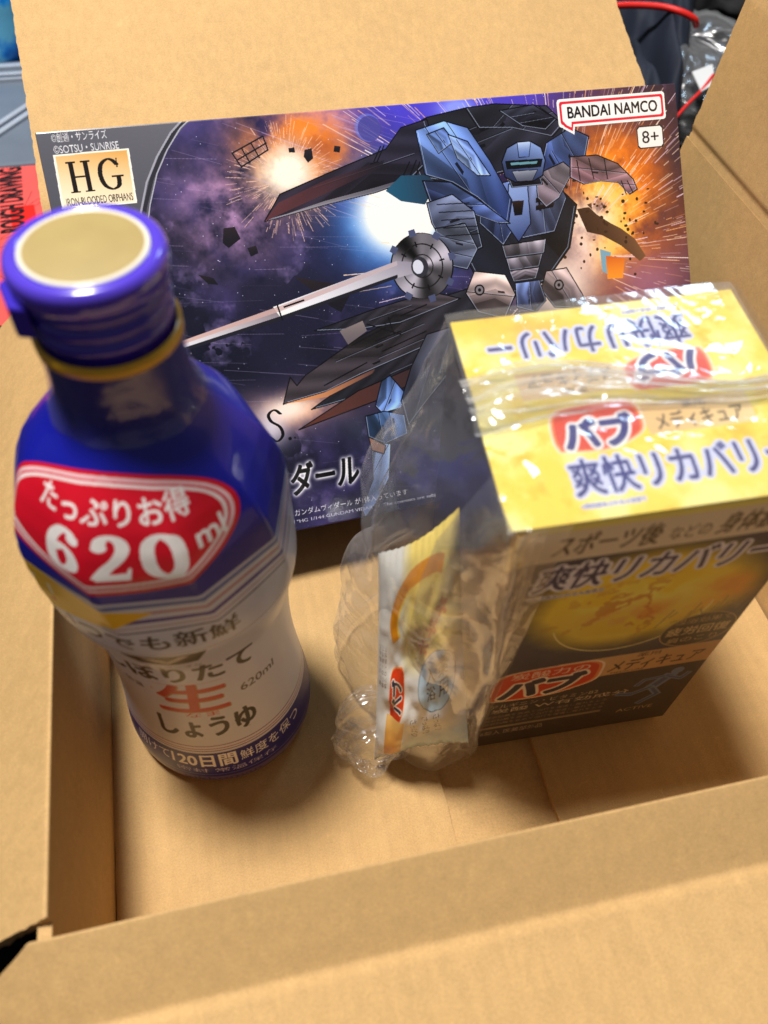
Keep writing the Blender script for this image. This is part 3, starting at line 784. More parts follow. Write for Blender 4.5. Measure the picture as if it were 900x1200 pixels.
cv.text('8+', (x0 + 1.7, y0 + 1.4, x0 + 10.9, y0 + 7.1), (.06, .06, .08), bold=.02)
# title, lower left: only its tail is clear of the bottle
xa, ya = 112.98, 18.97
cv.text('ガンダムヴィダール', (xa - 101, ya - 2.5, xa, ya + 12), (.03, .03, .05), bold=.035, halo=(.93, .93, 1), hr=2.0, soft=True, shear=.12)
xs, ys = 71.84, 42.47
cv.glow(xs + 3, ys + 7, 7, 8, (.9, .88, .95), .8)
cv.pen([(xs + 8.0, ys + 12.5), (xs + 5.5, ys + 14.6), (xs + 2.6, ys + 13), (xs + 3.2, ys + 9.8), (xs + 6.8, ys + 6.6), (xs + 7.4, ys + 2.6), (xs + 4.4, ys + .3), (xs + 1.2, ys + 2.8)], 1.5, .7, INK)
cv.ellipse(xs + 10.5, ys + .6, .8, .8, INK); cv.ellipse(xs + 12.8, ys + .6, .4, .4, INK)
xb, yb = 81.29, 8.43
cv.text('「HG」1/144 ガンダムヴィダール が1体入っています', (xb - 20, yb - 1.6, xb + 53, yb + 1.4), (.85, .85, .9))
cv.text('Contains a set of "HG 1/144 GUNDAM VIDAR"  /  The contents are subject to change.', (xb - 24, yb - 5.4, xb + 84, yb - 3.4), (.8, .8, .88))
cv.a = np.clip(cv.a, 0, 1) ** .92 * 1.04
kit_img = cv.image('kit_box_print')
kit_print = printed('kit_box_gloss_print', kit_img, .30, .35, .15)
kit_side = plain('kit_box_side_card', (.33, .32, .36), .4, .3, noise=.2, nscale=90)
kit_tray = plain('kit_box_inner_tray', (.75, .74, .72), .7)
kit = empty('model_kit_box', 'shallow dark box printed with a space battle, leaning on the back wall', 'model kit box', tuple(KO - KN * 30 + KU * 150))

def box_at(name, O, U, V, N, w, h, d, mats, parent, bev=.5, uv=None):
    """box whose front face is O + U*w, V*h and which goes back along -N by d"""
    P = [O + U * a * w + V * b * h - N * c * d for c in (0, 1) for b in (0, 1) for a in (0, 1)]
    F = [(0, 1, 3, 2), (4, 6, 7, 5), (0, 4, 5, 1), (2, 3, 7, 6), (0, 2, 6, 4), (1, 5, 7, 3)]
    o = build(name, P, F, mats, parent)
    fix_normals(o)
    if bev: bevel(o, bev, 2)
    me = o.data
    off = Vector((0, 0, 0)); p = parent
    while p is not None: off += p.location; p = p.parent
    l = me.uv_layers.new(name='UVMap')
    for pl in me.polygons:
        nn = np.array(pl.normal)
        f = nn @ N
        if isinstance(mats, (list, tuple)) and len(mats) > 1:
            pl.material_index = 0 if f > .35 else 1
        for li in pl.loop_indices:
            q = (np.array(me.vertices[me.loops[li].vertex_index].co) + np.array(off)) / S - O
            l.data[li].uv = ((q @ U) / w, (q @ V) / h)
        pl.use_smooth = False
    return o
box_at('lid', KO, KU, KV, KN, KW, KH, KT - 6, [kit_print, kit_side], kit, .6)
box_at('tray', KO + KU * 1.2 + KV * 1.2 - KN * (KT - 6.2), KU, KV, KN, KW - 2.4, KH - 2.4, 6, kit_tray, kit, .6)

# ================================================================== soy sauce bottle
BX, BY, BH = 49.63, 105.99, 234.78
TILT = np.array((-4.32, .85)) / BH
THETA0 = math.radians(-98)
bottle = empty('soy_sauce_bottle', 'tall blue and white soy sauce bottle with a gold-topped cap, standing on the box floor', 'bottle', (BX, BY, 0))

body_prof = [(30, .4), (35.5, .8), (38.0, 3), (38.8, 7), (38.9, 14), (38.4, 20), (37.4, 28), (36.3, 38), (35.2, 50), (34.6, 62), (34.5, 74), (35.0, 86), (36.2, 98),
             (38.6, 107), (41.0, 116), (42.6, 126), (43.2, 136), (43.0, 147), (41.6, 156), (39.0, 163.5), (35.6, 170), (31.4, 176), (26.8, 181.4), (22.4, 186.4), (19.4, 190.6), (17.9, 195), (17.3, 201), (17.0, 211)]
bp = np.array(body_prof)
tt = np.r_[0, np.cumsum(np.linalg.norm(np.diff(bp, axis=0), axis=1))]
NR = 170
sv = np.linspace(0, tt[-1], NR)
pr = np.interp(sv, tt, bp[:, 0]); pz = np.interp(sv, tt, bp[:, 1])
pr[1:-1] = (pr[:-2] + 2 * pr[1:-1] + pr[2:]) / 4; pr[1:-1] = (pr[:-2] + 2 * pr[1:-1] + pr[2:]) / 4
SL = tt[-1]
def s_of(z): return float(np.interp(z, pz, sv))
CR = 36.0
lc = Canvas(2 * math.pi * CR, SL, 6, (.87, .88, .95))
cx0 = math.pi * CR
BLUE = (.06, .085, .60); PURP = (.30, .22, .62); RED = (.84, .06, .16)
lc.a *= (1 + .03 * (fbm(lc.H, lc.W, 12, 4) - .5))[..., None]
def hband(z0, z1, c, wave=0):
    y0, y1 = s_of(z0), s_of(z1)
    lc.poly([(-1, y0), (lc.w + 1, y0), (lc.w + 1, y1), (-1, y1)], c)
sB = s_of(147)
hband(147, 212, BLUE)
hband(145.6, 147, (.80, .82, .92)); hband(143.9, 145.6, (.35, .45, .75)); hband(143.2, 143.9, (.85, .87, .93)); hband(140.6, 141.6, (.72, .42, .52))
hband(136.4, 138.0, PURP); hband(133.8, 134.4, (.70, .55, .65)); hband(131.4, 132.0, (.25, .25, .45))
hband(35.2, 35.8, (.55, .25, .45)); hband(33.2, 33.7, (.70, .35, .45)); hband(31.4, 31.9, (.45, .25, .5))
hband(10, 30, (.10, .08, .50)); hband(30, 30.7, (.85, .83, .90)); hband(0, 10, (.42, .36, .55)); hband(12.2, 12.6, (.6, .6, .8))
# yellow tab, lower left of the shoulder
lc.poly([(cx0 - 58, s_of(150)), (cx0 - 30, s_of(147)), (cx0 + 2, s_of(141)), (cx0 - 16, s_of(131)), (cx0 - 34, s_of(127)), (cx0 - 60, s_of(131))], (1, .82, .16), (1, .78, .12), 0)
lc.path([(cx0 - 34, s_of(142)), (cx0 - 36, s_of(134))], 1.5, (1, .97, .85)); lc.path([(cx0 - 29, s_of(141)), (cx0 - 29, s_of(136))], 1.3, (1, .97, .85)); lc.path([(cx0 - 45, s_of(144)), (cx0 - 38, s_of(143))], 1.3, (1, .97, .85))
lc.path([(cx0 - 29.6, s_of(133.5)), (cx0 - 29.2, s_of(133))], 1.6, (.9, .2, .1))
# red oval
ez = (s_of(183.5) + s_of(149.5)) / 2; er = (s_of(183.5) - s_of(149.5)) / 2
ecx = cx0 - 7.2
for k, c in ((1.0, RED), (.955, (.96, .80, .82)), (.92, RED), (.90, (.97, .9, .9)), (.865, RED)):
    lc.ellipse(ecx + .8, ez + 1.0, 40.5 * k, er * (1 - (1 - k) * 1.5), c)
W_ = (.99, .97, .96)
lc.text('たっぷりお得', (ecx - 22, ez + er * .24, ecx + 27, ez + er * .68), W_, bold=.035)
def nib(P, x, y, s, wx, wy, c=W_, closed=False):
    lc.pen([(x + a * s, y + b * s) for a, b in P], wx, wy, c, closed)
dy0 = ez - er * .66; dh = er * .76
sc = dh / 20.0
for (x, k) in ((ecx - 17.5, '6'), (ecx - 3.5, '2'), (ecx + 10, '0')):
    if k == '6':
        nib([(12.5, 17.5), (10, 19.3), (6.5, 18.5), (3, 14), (2, 8), (3.2, 2.6), (7, .8), (11, 2.6), (12.4, 6.4), (11, 10), (7.4, 11.4), (3.4, 8.8)], x, dy0, sc, 3.9, 1.5)
        lc.ellipse(x + 12.3 * sc, dy0 + 16.5 * sc, 2.1, 2.1 * sc, W_)
    if k == '2':
        nib([(3.2, 14.6), (4.2, 18), (7.5, 19.2), (11, 17.6), (12, 14), (9.8, 9.6), (5.4, 5.2), (2.8, 1.6)], x, dy0, sc, 3.9, 1.6)
        lc.poly([(x + 1.4 * sc, dy0 - .2 * sc), (x + 13.4 * sc, dy0 - .2 * sc), (x + 14.4 * sc, dy0 + 5.6 * sc), (x + 13.4 * sc, dy0 + 5.6 * sc), (x + 12.2 * sc, dy0 + 3.2 * sc), (x + 1.4 * sc, dy0 + 2.6 * sc)], W_)
        lc.ellipse(x + 3.6 * sc, dy0 + 14.8 * sc, 2.1, 2.1 * sc, W_)
    if k == '0':
        nib([(8, 19.2), (3.6, 16.4), (2.4, 10), (3.6, 3.4), (8, .6), (12.4, 3.4), (13.6, 10), (12.4, 16.4)], x, dy0, sc, 3.9, 1.5, closed=True)
lc.text('ml', (ecx + 25.5, dy0 + dh * .38, ecx + 34.5, dy0 + dh * .85), W_, bold=.05)
# lower label
DB = (.12, .07, .06)
fx = cx0 + 1
lc.text('いつでも新鮮', (fx - 33, s_of(121.5), fx + 21, s_of(129.5)), (.20, .17, .20), bold=.03)
lc.path([(fx - 46, s_of(117.5)), (fx + 40, s_of(117.5))], .35, (.5, .42, .42))
y0, y1 = s_of(105), s_of(116)
lc.poly([(fx - 14, y1), (fx + 10, y1), (fx + 6.5, y0 + 3), (fx - 2, y0 + 1), (fx - 10.5, y0 + 3)], DB)
lc.poly([(fx - 9, y1 - 1.2), (fx + 5, y1 - 1.2), (fx - 2, y0 + 3)], (.80, .74, .70)); lc.poly([(fx - 6, y1 - 1.2), (fx + 2, y1 - 1.2), (fx - 2, y0 + 5.4)], DB)
lc.text('キッコーマン', (fx - 11, s_of(101.5), fx + 7, s_of(104.5)), DB, bold=.02)
lc.text('しぼりたて', (fx - 30, s_of(87.5), fx + 24, s_of(101)), DB, bold=.04)
lc.text('生', (fx - 14.4, s_of(62.4), fx + 13.4, s_of(84)), (.72, .52, .30), bold=.035, shear=.1)
lc.text('生', (fx - 15, s_of(63), fx + 13, s_of(84.6)), (.80, .15, .08), bold=.035, shear=.1)
lc.text('なま', (fx - 6, s_of(58.5), fx + 7, s_of(61.8)), (.8, .2, .12), bold=.02)
lc.text('特選', (fx - 27, s_of(76), fx - 19, s_of(80)), DB, bold=.02)
lc.text('620ml', (fx + 17, s_of(69), fx + 33, s_of(74)), (.3, .25, .25), bold=.03)
lc.text('しょうゆ', (fx - 18, s_of(43), fx + 20, s_of(57)), DB, bold=.04)
lc.text('開けて', (fx - 34, s_of(20.5), fx - 18, s_of(27.5)), W_, bold=.02)
lc.text('120日間', (fx - 17, s_of(19.5), fx + 8, s_of(28.5)), W_, bold=.04)
lc.text('鮮度を保つ', (fx + 9.5, s_of(20.5), fx + 38, s_of(27.5)), W_, bold=.02)
lc.text('密封 常温保存', (fx - 16, s_of(14.5), fx + 24, s_of(18)), (.8, .78, .9), bold=.01)
lc.text('kikkoman', (fx - 14, s_of(6), fx + 16, s_of(9.4)), (.16, .12, .35), bold=.03)
# tall fine print at the back
lc.poly([(8, s_of(48)), (48, s_of(48)), (48, s_of(118)), (8, s_of(118))], (.93, .93, .93))
for k in range(16):
    lc.path([(11, s_of(53 + 4 * k)), (45 - 8 * ((k * 7) % 3), s_of(53 + 4 * k))], .7, (.35, .33, .4))
lab = lc.image('bottle_label_print')
lab_mat = printed('bottle_sleeve', lab, .40, .30, .10, .22, 90, .4)

NT = 180
V, UV = [], []
def facet(th, z):
    """ten flat panels round the shoulder, melting into a circle at the neck and at the waist"""
    k = math.exp(-((z - 150) / 27) ** 4)
    a = 2 * math.pi / 9
    q = (th % a) - a / 2
    f = math.cos(a / 2) / math.cos(q)
    return 1 + k * (f - 1.02) * .95
for j in range(NR):
    for i in range(NT + 1):
        t = -math.pi + 2 * math.pi * i / NT
        r = pr[j] * facet(t + .31 + (pz[j] - 150) * .004, pz[j])
        w = THETA0 + t
        V.append((BX + TILT[0] * pz[j] - 2.0 * math.exp(-((pz[j] - 150) / 32) ** 2) + r * math.cos(w), BY + TILT[1] * pz[j] + r * math.sin(w), pz[j]))
        UV.append((i / NT, sv[j] / SL))
F = grid_faces(NT + 1, NR)
F.append(tuple(range(NT))[::-1])
body = build('body', V, F, lab_mat, bottle, uvs=UV, smooth=True)

def lathe(name, prof, mat, parent, n=96, off=(0, 0), wob=None, close=True):
    V = []
    for j, (r, z) in enumerate(prof):
        for i in range(n):
            t = 2 * math.pi * i / n
            q = r + (wob(t, z) if wob else 0)
            V.append((BX + TILT[0] * z + off[0] + q * math.cos(t), BY + TILT[1] * z + off[1] + q * math.sin(t), z))
    F = grid_faces(n, len(prof), True)
    if close:
        F.append(tuple(range((len(prof) - 1) * n, len(prof) * n)))
    return build(name, V, F, mat, parent, smooth=True)
cap_mat = plain('cap_violet_blue', (.22, .15, .70), .25, .6, noise=.12, nscale=50)
cap_rim = plain('cap_rim_violet', (.33, .24, .80), .22, .8)
gold = plain('cap_gold_paper', (.64, .56, .35), .6, 0, noise=.05, nscale=120)
ivory = plain('cap_ivory_ring', (.88, .86, .80), .4, .3)
yellow = plain('yellow_band', (.92, .70, .06), .35, .5)
film_neck = film_mat('shrink_film', haze=.04, gloss=.13, rough=.15, tint=(.93, .88, .95), bscale=45, bstr=.5)
cap = lathe('cap', [(16.2, 210.5), (16.9, 211.5), (16.2, 215.6), (17.1, 216.4), (17.3, 217.6), (16.9, 218.8), (16.2, 219.4), (16.4, 220.2), (17.3, 220.9), (17.5, 222), (17.1, 223.2), (16.4, 223.8), (16.6, 224.6), (17.5, 225.3), (17.7, 226.6), (17.3, 228)], cap_mat, bottle)
rim = lathe('rim', [(17.4, 227.6), (18.3, 228.4), (18.7, 230), (18.7, 232.6), (18.2, 234.2), (17.2, 234.9), (16.0, 235.0), (15.2, 234.5), (14.9, 234.2)], cap_rim, cap, close=False)
rim2 = lathe('inner_disc', [(17.0, 233.2), (15.6, 233.5), (15.4, 234.3), (14.9, 234.6)], cap_mat, cap)
lathe('pale_ring', [(14.9, 234.5), (14.8, 234.9), (14.5, 235.1), (13.8, 235.1), (13.6, 234.8)], ivory, cap)
lathe('gold_disc', [(13.7, 234.75), (13.7, 234.95), (13.4, 235.05)], gold, cap)
lathe('neck_band', [(17.2, 210.0), (18.2, 210.3), (18.25, 213.2), (17.2, 213.5)], yellow, cap, close=False)
hp = []
ha = math.radians(195)
hc = np.array((BX + TILT[0] * 224 + 17.6 * math.cos(ha), BY + TILT[1] * 224 + 17.6 * math.sin(ha), 219.0))
hu = np.array((math.cos(ha), math.sin(ha), 0)); hv = np.array((-math.sin(ha), math.cos(ha), 0)); hz = np.array((0, 0, 1.))
o = build('hinge', [hc + hu * a * 3.0 + hv * b * (7 - 2 * a) + hz * c for a in (-.3, 1) for b in (-1, 1) for c in (0, 9)], [(0, 1, 3, 2), (4, 6, 7, 5), (0, 4, 5, 1), (2, 3, 7, 6), (0, 2, 6, 4), (1, 5, 7, 3)], cap_mat, cap)
fix_normals(o); bevel(o, 1.1, 3)
crink = lambda t, z: .35 * math.sin(5 * t + z * .3) * math.sin(z * .55 + 2 * t) + .25 * math.sin(11 * t - z * .9)
lathe('shrink_film', [(21.0, 189.4), (19.3, 193), (18.3, 198), (18.0, 204), (17.9, 208), (17.6, 212)], film_neck, bottle, off=(-.1, -.1), wob=crink, close=False)

# ================================================================== bath tablet carton
HO = np.array((147.621196, 61.955212, 0.000000)); HU = np.array((0.997385, -0.055048, 0.046055)); HV = np.array((0.051890, 0.996389, 0.067203)); HZ = np.array((-0.049590, -0.064640, 0.996676))
HW, HD, HH = 92.0, 78.16, 176.82
fc = Canvas(HW, HH, 7, (.25, .23, .23))
m1 = fbm(fc.H, fc.W, 6, 6); m2 = fbm(fc.H, fc.W, 14, 5)
def fmix(c, m):
    m = np.clip(m, 0, 1)[..., None]
    fc.a = fc.a * (1 - m) + np.asarray(c) * m
GOLDY = (.98, .82, .10)
fmix((.06, .08, .30), np.clip((fc.Y - 50) / 60, 0, 1) * .9)
fmix(GOLDY, np.clip(1.25 - np.hypot((fc.X - 50) / 36, (fc.Y - 124) / 30), 0, 1) * 2.6 * (.6 + m1 * .6))
fmix((.99, .90, .40), np.exp(-((fc.X - 52) / 22) ** 2 - ((fc.Y - 118) / 18) ** 2) * (m2 - .3) * 3.4)
rg = (1 - np.abs(2 * m2 - 1)) ** 3
fmix((1, .95, .45), rg * np.exp(-((fc.X - 50) / 26) ** 2 - ((fc.Y - 120) / 22) ** 2) * 1.2)
fmix((.80, .45, .05), (np.abs(m1 - .5) < .02) * np.exp(-((fc.X - 50) / 26) ** 2 - ((fc.Y - 118) / 20) ** 2) * .8)
fmix((.93, .55, .12), np.exp(-((fc.X - 50) / 13) ** 2 - ((fc.Y - 112) / 8) ** 2) * (m2 - .3) * 3.6)
fmix((.95, .62, .15), np.exp(-((fc.X - 78) / 10) ** 2 - ((fc.Y - 122) / 12) ** 2) * (m2 - .3) * 3)
th = np.linspace(math.radians(195), math.radians(360), 40)
arc = [(49 + 27 * math.cos(a), 116 + 29 * math.sin(a)) for a in th]
fc.path(arc, .6, (1, .93, .6))
fmix(GOLDY, np.clip((fc.Y - 158) / 6, 0, 1))
fc.poly([(0, 157.5), (HW, 157.5), (HW, 173.5), (0, 173.5)], (.90, .83, .74))
fmix((.93, .88, .45), np.clip((fc.Y - 173.5) * 9, 0, 1))
fmix((.90, .76, .22), np.clip((6 - fc.X) / 3, 0, 1) * np.clip((fc.Y - 154) / 3, 0, 1))
fc.text('スポーツ後', (13, 160, 45, 171), (.27, .17, .14), bold=.022, shear=.12)
fc.text('などの', (47, 161, 59, 167.6), (.27, .17, .14), bold=.015)
fc.text('身体疲労に', (61, 160.4, 91, 171), (.27, .17, .14), bold=.022, shear=.12)
NAVY = (.15, .12, .36)
fc.text('爽快リカバリー', (10.5, 139.5, 87, 154.5), NAVY, bold=.022, halo=(.93, .91, .96), hr=1.7, shear=.15)
fc.text('※爽快感あふれる入浴感で', (10, 134.6, 34, 136.8), NAVY, halo=(.9, .88, .9), hr=.6)
# oval note, dark runner figure and ring lettering at the right
fc.ellipse(78, 93, 13.5, 13, (.16, .13, .12), .85)
th = np.linspace(0, 2 * math.pi, 50)
fc.path([(78 + 13.5 * math.cos(a), 93 + 13 * math.sin(a)) for a in th], .45, (.75, .62, .42))
fc.text('温浴効果で', (67.5, 99, 88.5, 103), (.80, .68, .46), bold=.01); fc.text('疲労回復', (66.5, 90, 89.5, 96.6), (.86, .74, .50), bold=.03); fc.text('肩のこり', (68.5, 83.5, 87.5, 88), (.80, .68, .46), bold=.01)
for k in range(18):
    fc.path([(60 + k * 1.7, 100 + 6 * math.sin(k) + k * .5), (62 + k * 1.7, 106 + 6 * math.sin(k * 1.3) + k * .5)], .5, (.55, .44, .26), .7)
fc.poly([(30, 62), (HW, 62), (HW, 80), (30, 80)], (.84, .68, .48), (.74, .56, .36), 0)
fc.text('メディキュア', (51, 64.6, 88, 74.6), (.20, .13, .10), bold=.02, shear=.12)
fc.text('薬用', (60, 75.6, 69, 79.2), (.24, .15, .12), bold=.01)
fc.text('MEDICURE', (53, 62.6, 66, 64.1), (.3, .2, .15))
def badge(c, x0, y0, w, h, flip=False):
    T = lambda a, b: (x0 + (w - a if flip else a), y0 + (h - b if flip else b))
    P = [(0, .30), (.02, .12), (.08, .04), (.55, .0), (.84, .16), (.98, .34), (1.0, .62), (.98, .86), (.88, .98), (.70, 1.0), (.30, .98), (.10, .90), (.02, .66)]
    P = catmull(np.array([T(a * w, b * h) for a, b in P]), True)
    ctr = P.mean(0)
    for k, cc in ((1.0, (.97, .88, .78)), (.955, (.93, .55, .30)), (.90, (.85, .24, .10))):
        c.poly([ctr + (p - ctr) * k for p in P], cc)
badge(fc, 5, 50.5, 44, 29)
fc.text('炭酸力の', (13, 71, 43, 76.8), (.97, .90, .82), bold=.01)
fc.text('バブ', (10.5, 53.6, 42.5, 69.6), (.16, .16, .28), bold=.075, halo=(.98, .93, .86), hr=1.6, shear=.15)
fc.text('アルギニン・ビタミンB2', (8, 44, 52, 48), (.78, .72, .66)); fc.text('炭酸 W有効成分', (9, 38.4, 66, 43), (.80, .74, .68), bold=.01)
for k in range(3):
    fc.text('温浴効果を高めて血行を促進し疲れをとる', (7, 33.4 - 4 * k, 58, 36 - 4 * k), (.62, .56, .52))
fc.poly([(6, 20.6), (58, 20.6), (58, 23), (6, 23)], (.55, .50, .46))
fc.text('6錠入 医薬部外品', (7, 13, 34, 18), (.68, .62, .58))
# running figure, pale blue
RB = (.42, .50, .66)
fc.ellipse(82.2, 55, 2.6, 3.2, RB)
for P, wd in (([(80, 51), (75, 40)], 6.5), ([(75, 41), (80, 32), (74, 24)], 3.4), ([(75, 41), (68, 36), (62, 38)], 3.4), ([(80, 50), (86, 46), (88, 51)], 2.6), ([(78, 51), (70, 50), (68, 45)], 2.6)):
    fc.path(P, wd, RB); fc.path(P, wd * .45, (.26, .33, .50))
fc.text('ACTIVE', (66, 16, 82, 19.5), (.72, .66, .5), bold=.01)
front_img = fc.image('carton_front_print')

tc_ = Canvas(HW, HD, 8, (.94, .83, .26))
p1 = fbm(tc_.H, tc_.W, 6, 6); p2 = fbm(tc_.H, tc_.W, 16, 5)
def tmix(c, m):
    m = np.clip(m, 0, 1)[..., None]
    tc_.a = tc_.a * (1 - m) + np.asarray(c) * m
tmix((.98, .93, .58), (p1 - .42) * 4); tmix((.93, .74, .14), (p2 - .58) * 5)
tmix((.98, .93, .55), np.exp(-((tc_.X - 60) / 30) ** 2 - ((tc_.Y - 8) / 8) ** 2) * p2)
tmix((.93, .72, .22), np.exp(-((tc_.X - 20) / 16) ** 2 - ((tc_.Y - 72) / 7) ** 2) * p2 * 1.6)
NB = (.13, .14, .46)
for rot in (0, 180):
    def R4(x0, y0, x1, y1):
        return (x0, y0, x1, y1) if rot == 0 else (HW - x1, HD - y1, HW - x0, HD - y0)
    tc_.text('爽快リカバリー', R4(20, 7.5, 83, 19.5), NB, bold=.022, halo=(.80, .82, .95), hr=1.6, rot=rot)
    tc_.text('※爽快感あふれる入浴感で', R4(20, 3.6, 38, 5.2), NB, halo=(.85, .86, .95), hr=.5, rot=rot)
    a = R4(46, 24.5, 78, 35.5)
    tc_.poly([(a[0], a[1]), (a[2], a[1]), (a[2], a[3]), (a[0], a[3])], (.90, .74, .50), (.95, .84, .62), 0)
    tc_.text('メディキュア', R4(49, 25.6, 75, 31.6), (.14, .12, .12), bold=.02, rot=rot)
    tc_.text('薬用', R4(58, 32.2, 65, 34.8), (.2, .15, .12), rot=rot)
    a = R4(18, 21.5, 46, 38)
    badge(tc_, a[0], a[1], 28, 16.5, rot == 180)
    tc_.text('バブ', R4(22, 23, 42, 33), NB, bold=.07, halo=(.96, .95, .95), hr=1.2, rot=rot)
top_img = tc_.image('carton_top_print')
front_mat = printed('carton_front_print', front_img, .4, .2, .2)
top_mat = printed('carton_top_print', top_img, .35, .3, .2)
side_mat = plain('carton_side_card', (.13, .13, .24), .45, .2, noise=.25, nscale=60)
inner_mat = plain('carton_inner_card', (.78, .72, .62), .8)
bath = empty('bath_tablet_box', 'upright yellow and dark bath tablet box half covered by a clear bag', 'carton', tuple(HO + HU * 46 + HV * 39))
box_at('body', HO, HU, HZ, -HV, HW, HH - .8, HD, [front_mat, side_mat], bath, .5)
# top closed by two tuck flaps that meet in the middle, the near one a little proud
def flap_sheet(y0, y1, lift, dip, x0=0.0, x1=HW):
    V, UV = [], []
    nx, ny = 24, 12
    for k in (1, 0):
        for j in range(ny + 1):
            for i in range(nx + 1):
                u = x0 + (x1 - x0) * i / nx; v = y0 + (y1 - y0) * j / ny
                e = min((v - y0), (y1 - v)) / (y1 - y0)
                z = HH - .6 + k * .5 + lift * (v - y0 if lift > 0 else v - y1) / 39 + dip * math.sin(math.pi * i / nx) * 4 * e
                V.append(HO + HU * u + HV * v + HZ * z); UV.append((u / HW, v / HD))
    n = (nx + 1) * (ny + 1)
    F = grid_faces(nx + 1, ny + 1) + [tuple(a + n for a in f[::-1]) for f in grid_faces(nx + 1, ny + 1)]
    per = [i for i in range(nx + 1)] + [j * (nx + 1) + nx for j in range(1, ny + 1)] + [ny * (nx + 1) + i for i in range(nx - 1, -1, -1)] + [j * (nx + 1) for j in range(ny - 1, 0, -1)]
    F += [(per[i], per[i] + n, per[(i + 1) % len(per)] + n, per[(i + 1) % len(per)]) for i in range(len(per))]
    o = build('top_flap', V, F, top_mat, bath, uvs=UV)
    fix_normals(o)
    return o
flap_sheet(0, 40.2, 1.6, -.25, -.8, HW)
flap_sheet(40.4, HD, -.5, -.35)

# ================================================================== sachet leaning on the carton
sc_ = Canvas(64, 100, 7, (.90, .90, .88))
q1 = fbm(sc_.H, sc_.W, 5, 5)
def smix(c, m):
    m = np.clip(m, 0, 1)[..., None]
    sc_.a = sc_.a * (1 - m) + np.asarray(c) * m
smix((.99, .88, .45), np.clip((sc_.X - 20) / 10, 0, 1) * np.clip((sc_.Y - 46) / 12, 0, 1))
th = np.linspace(math.radians(60), math.radians(200), 30)
sc_.path([(40 + 24 * math.cos(a), 74 + 17 * math.sin(a)) for a in th], 6, (.90, .58, .08)); sc_.path([(40 + 21 * math.cos(a), 73 + 14 * math.sin(a)) for a in th], 1.4, (.97, .84, .4))
for fx_, fy_ in ((45, 67), (38, 59), (52, 72)):
    for k in range(5):
        a = k * 1.2566 + .3
        sc_.ellipse(fx_ + 2.4 * math.cos(a), fy_ + 2.4 * math.sin(a), 2.0, 1.1, (.93, .42, .12), rot=math.degrees(a))
sc_.ellipse(47, 42, 12.4, 14.5, (.25, .35, .45)); sc_.ellipse(47, 42, 12.0, 14.1, (.76, .86, .92))
for k, ch in enumerate('薬用入浴'):
    sc_.text(ch, (48.6 - 8 * (k // 2), 43 - 9 * (k % 2), 54.6 - 8 * (k // 2), 50.5 - 9 * (k % 2)), (.30, .22, .20), bold=.02)
badge(sc_, 12, 24, 12, 30); sc_.text('バブ', (14.5, 31, 21.5, 48), (.16, .16, .28), bold=.07, halo=(.98, .93, .86), hr=.8, rot=90)
for k in range(3):
    sc_.text('肩こり・疲労に', (2.5 + 2.6 * k, 44, 4.5 + 2.6 * k, 64), (.35, .25, .22), rot=90)
sc_.poly([(8, 6), (20, 6), (24, 26), (10, 30)], (.85, .58, .20), (.95, .80, .5), 60)
sc_.poly([(0, 0), (64, 0), (64, 5), (0, 5)], (.75, .80, .84))
smix((.70, .82, .90), np.clip((18 - sc_.Y) / 12, 0, .8) * np.clip((sc_.X - 16) / 10, 0, 1))
for k in range(3):
    sc_.text('さっぱり', (28 + 8 * k, 14, 33 + 8 * k, 26), (.4, .35, .35), rot=-90)
sachet_mat = printed('sachet_film_print', sc_.image('sachet_print'), .34, .25, .15, .7, 45)
TL, TR, BR, BL_ = (np.array(p, float) for p in ((114, 92, 116), (139, 88, 140), (143, 50, 38), (109, 63, 6)))
sach = empty('foil_sachet', 'puffy white and yellow printed sachet inside the clear bag, against the carton', 'sachet', tuple((BL_ + BR) / 2))
SN = np.cross(TR - TL, BL_ - TL); SN /= np.linalg.norm(SN); SN *= np.sign(SN @ np.array((-.5, -1, .6)))
V, UV = [], []
ns_, nt_ = 40, 56
wr = fbm(nt_ + 1, ns_ + 1, 6, 3, sm=False) - .5
for side in (1, -1):
    for j in range(nt_ + 1):
        for i in range(ns_ + 1):
            u, v = i / ns_, j / nt_
            p = (BL_ * (1 - u) + BR * u) * (1 - v) + (TL * (1 - u) + TR * u) * v
            e = max(0, (1 - abs(2 * u - 1) ** 3)) ** .7 * max(0, (1 - abs(2 * v - 1) ** 6)) ** .8
            inside = min(v, 1 - v) > .05
            crimp = (.35 * math.sin(i * 1.9)) * (0 if inside else 1)
            V.append(p + ((BR - BL_) * (.5 - u) * .03 * math.sin(math.pi * v) + (TL - BL_) * (.5 - v) * .07 * math.sin(math.pi * u)) + SN * side * (11 * e * (.85 + .5 * wr[j, i]) + .15) + SN * (crimp + 3.5 * wr[j, i] * e))
            UV.append((u, v))
n = (ns_ + 1) * (nt_ + 1)
F = grid_faces(ns_ + 1, nt_ + 1) + [tuple(a + n for a in f[::-1]) for f in grid_faces(ns_ + 1, nt_ + 1)]
o = build('pouch', V, F, sachet_mat, sach, uvs=UV, smooth=True)

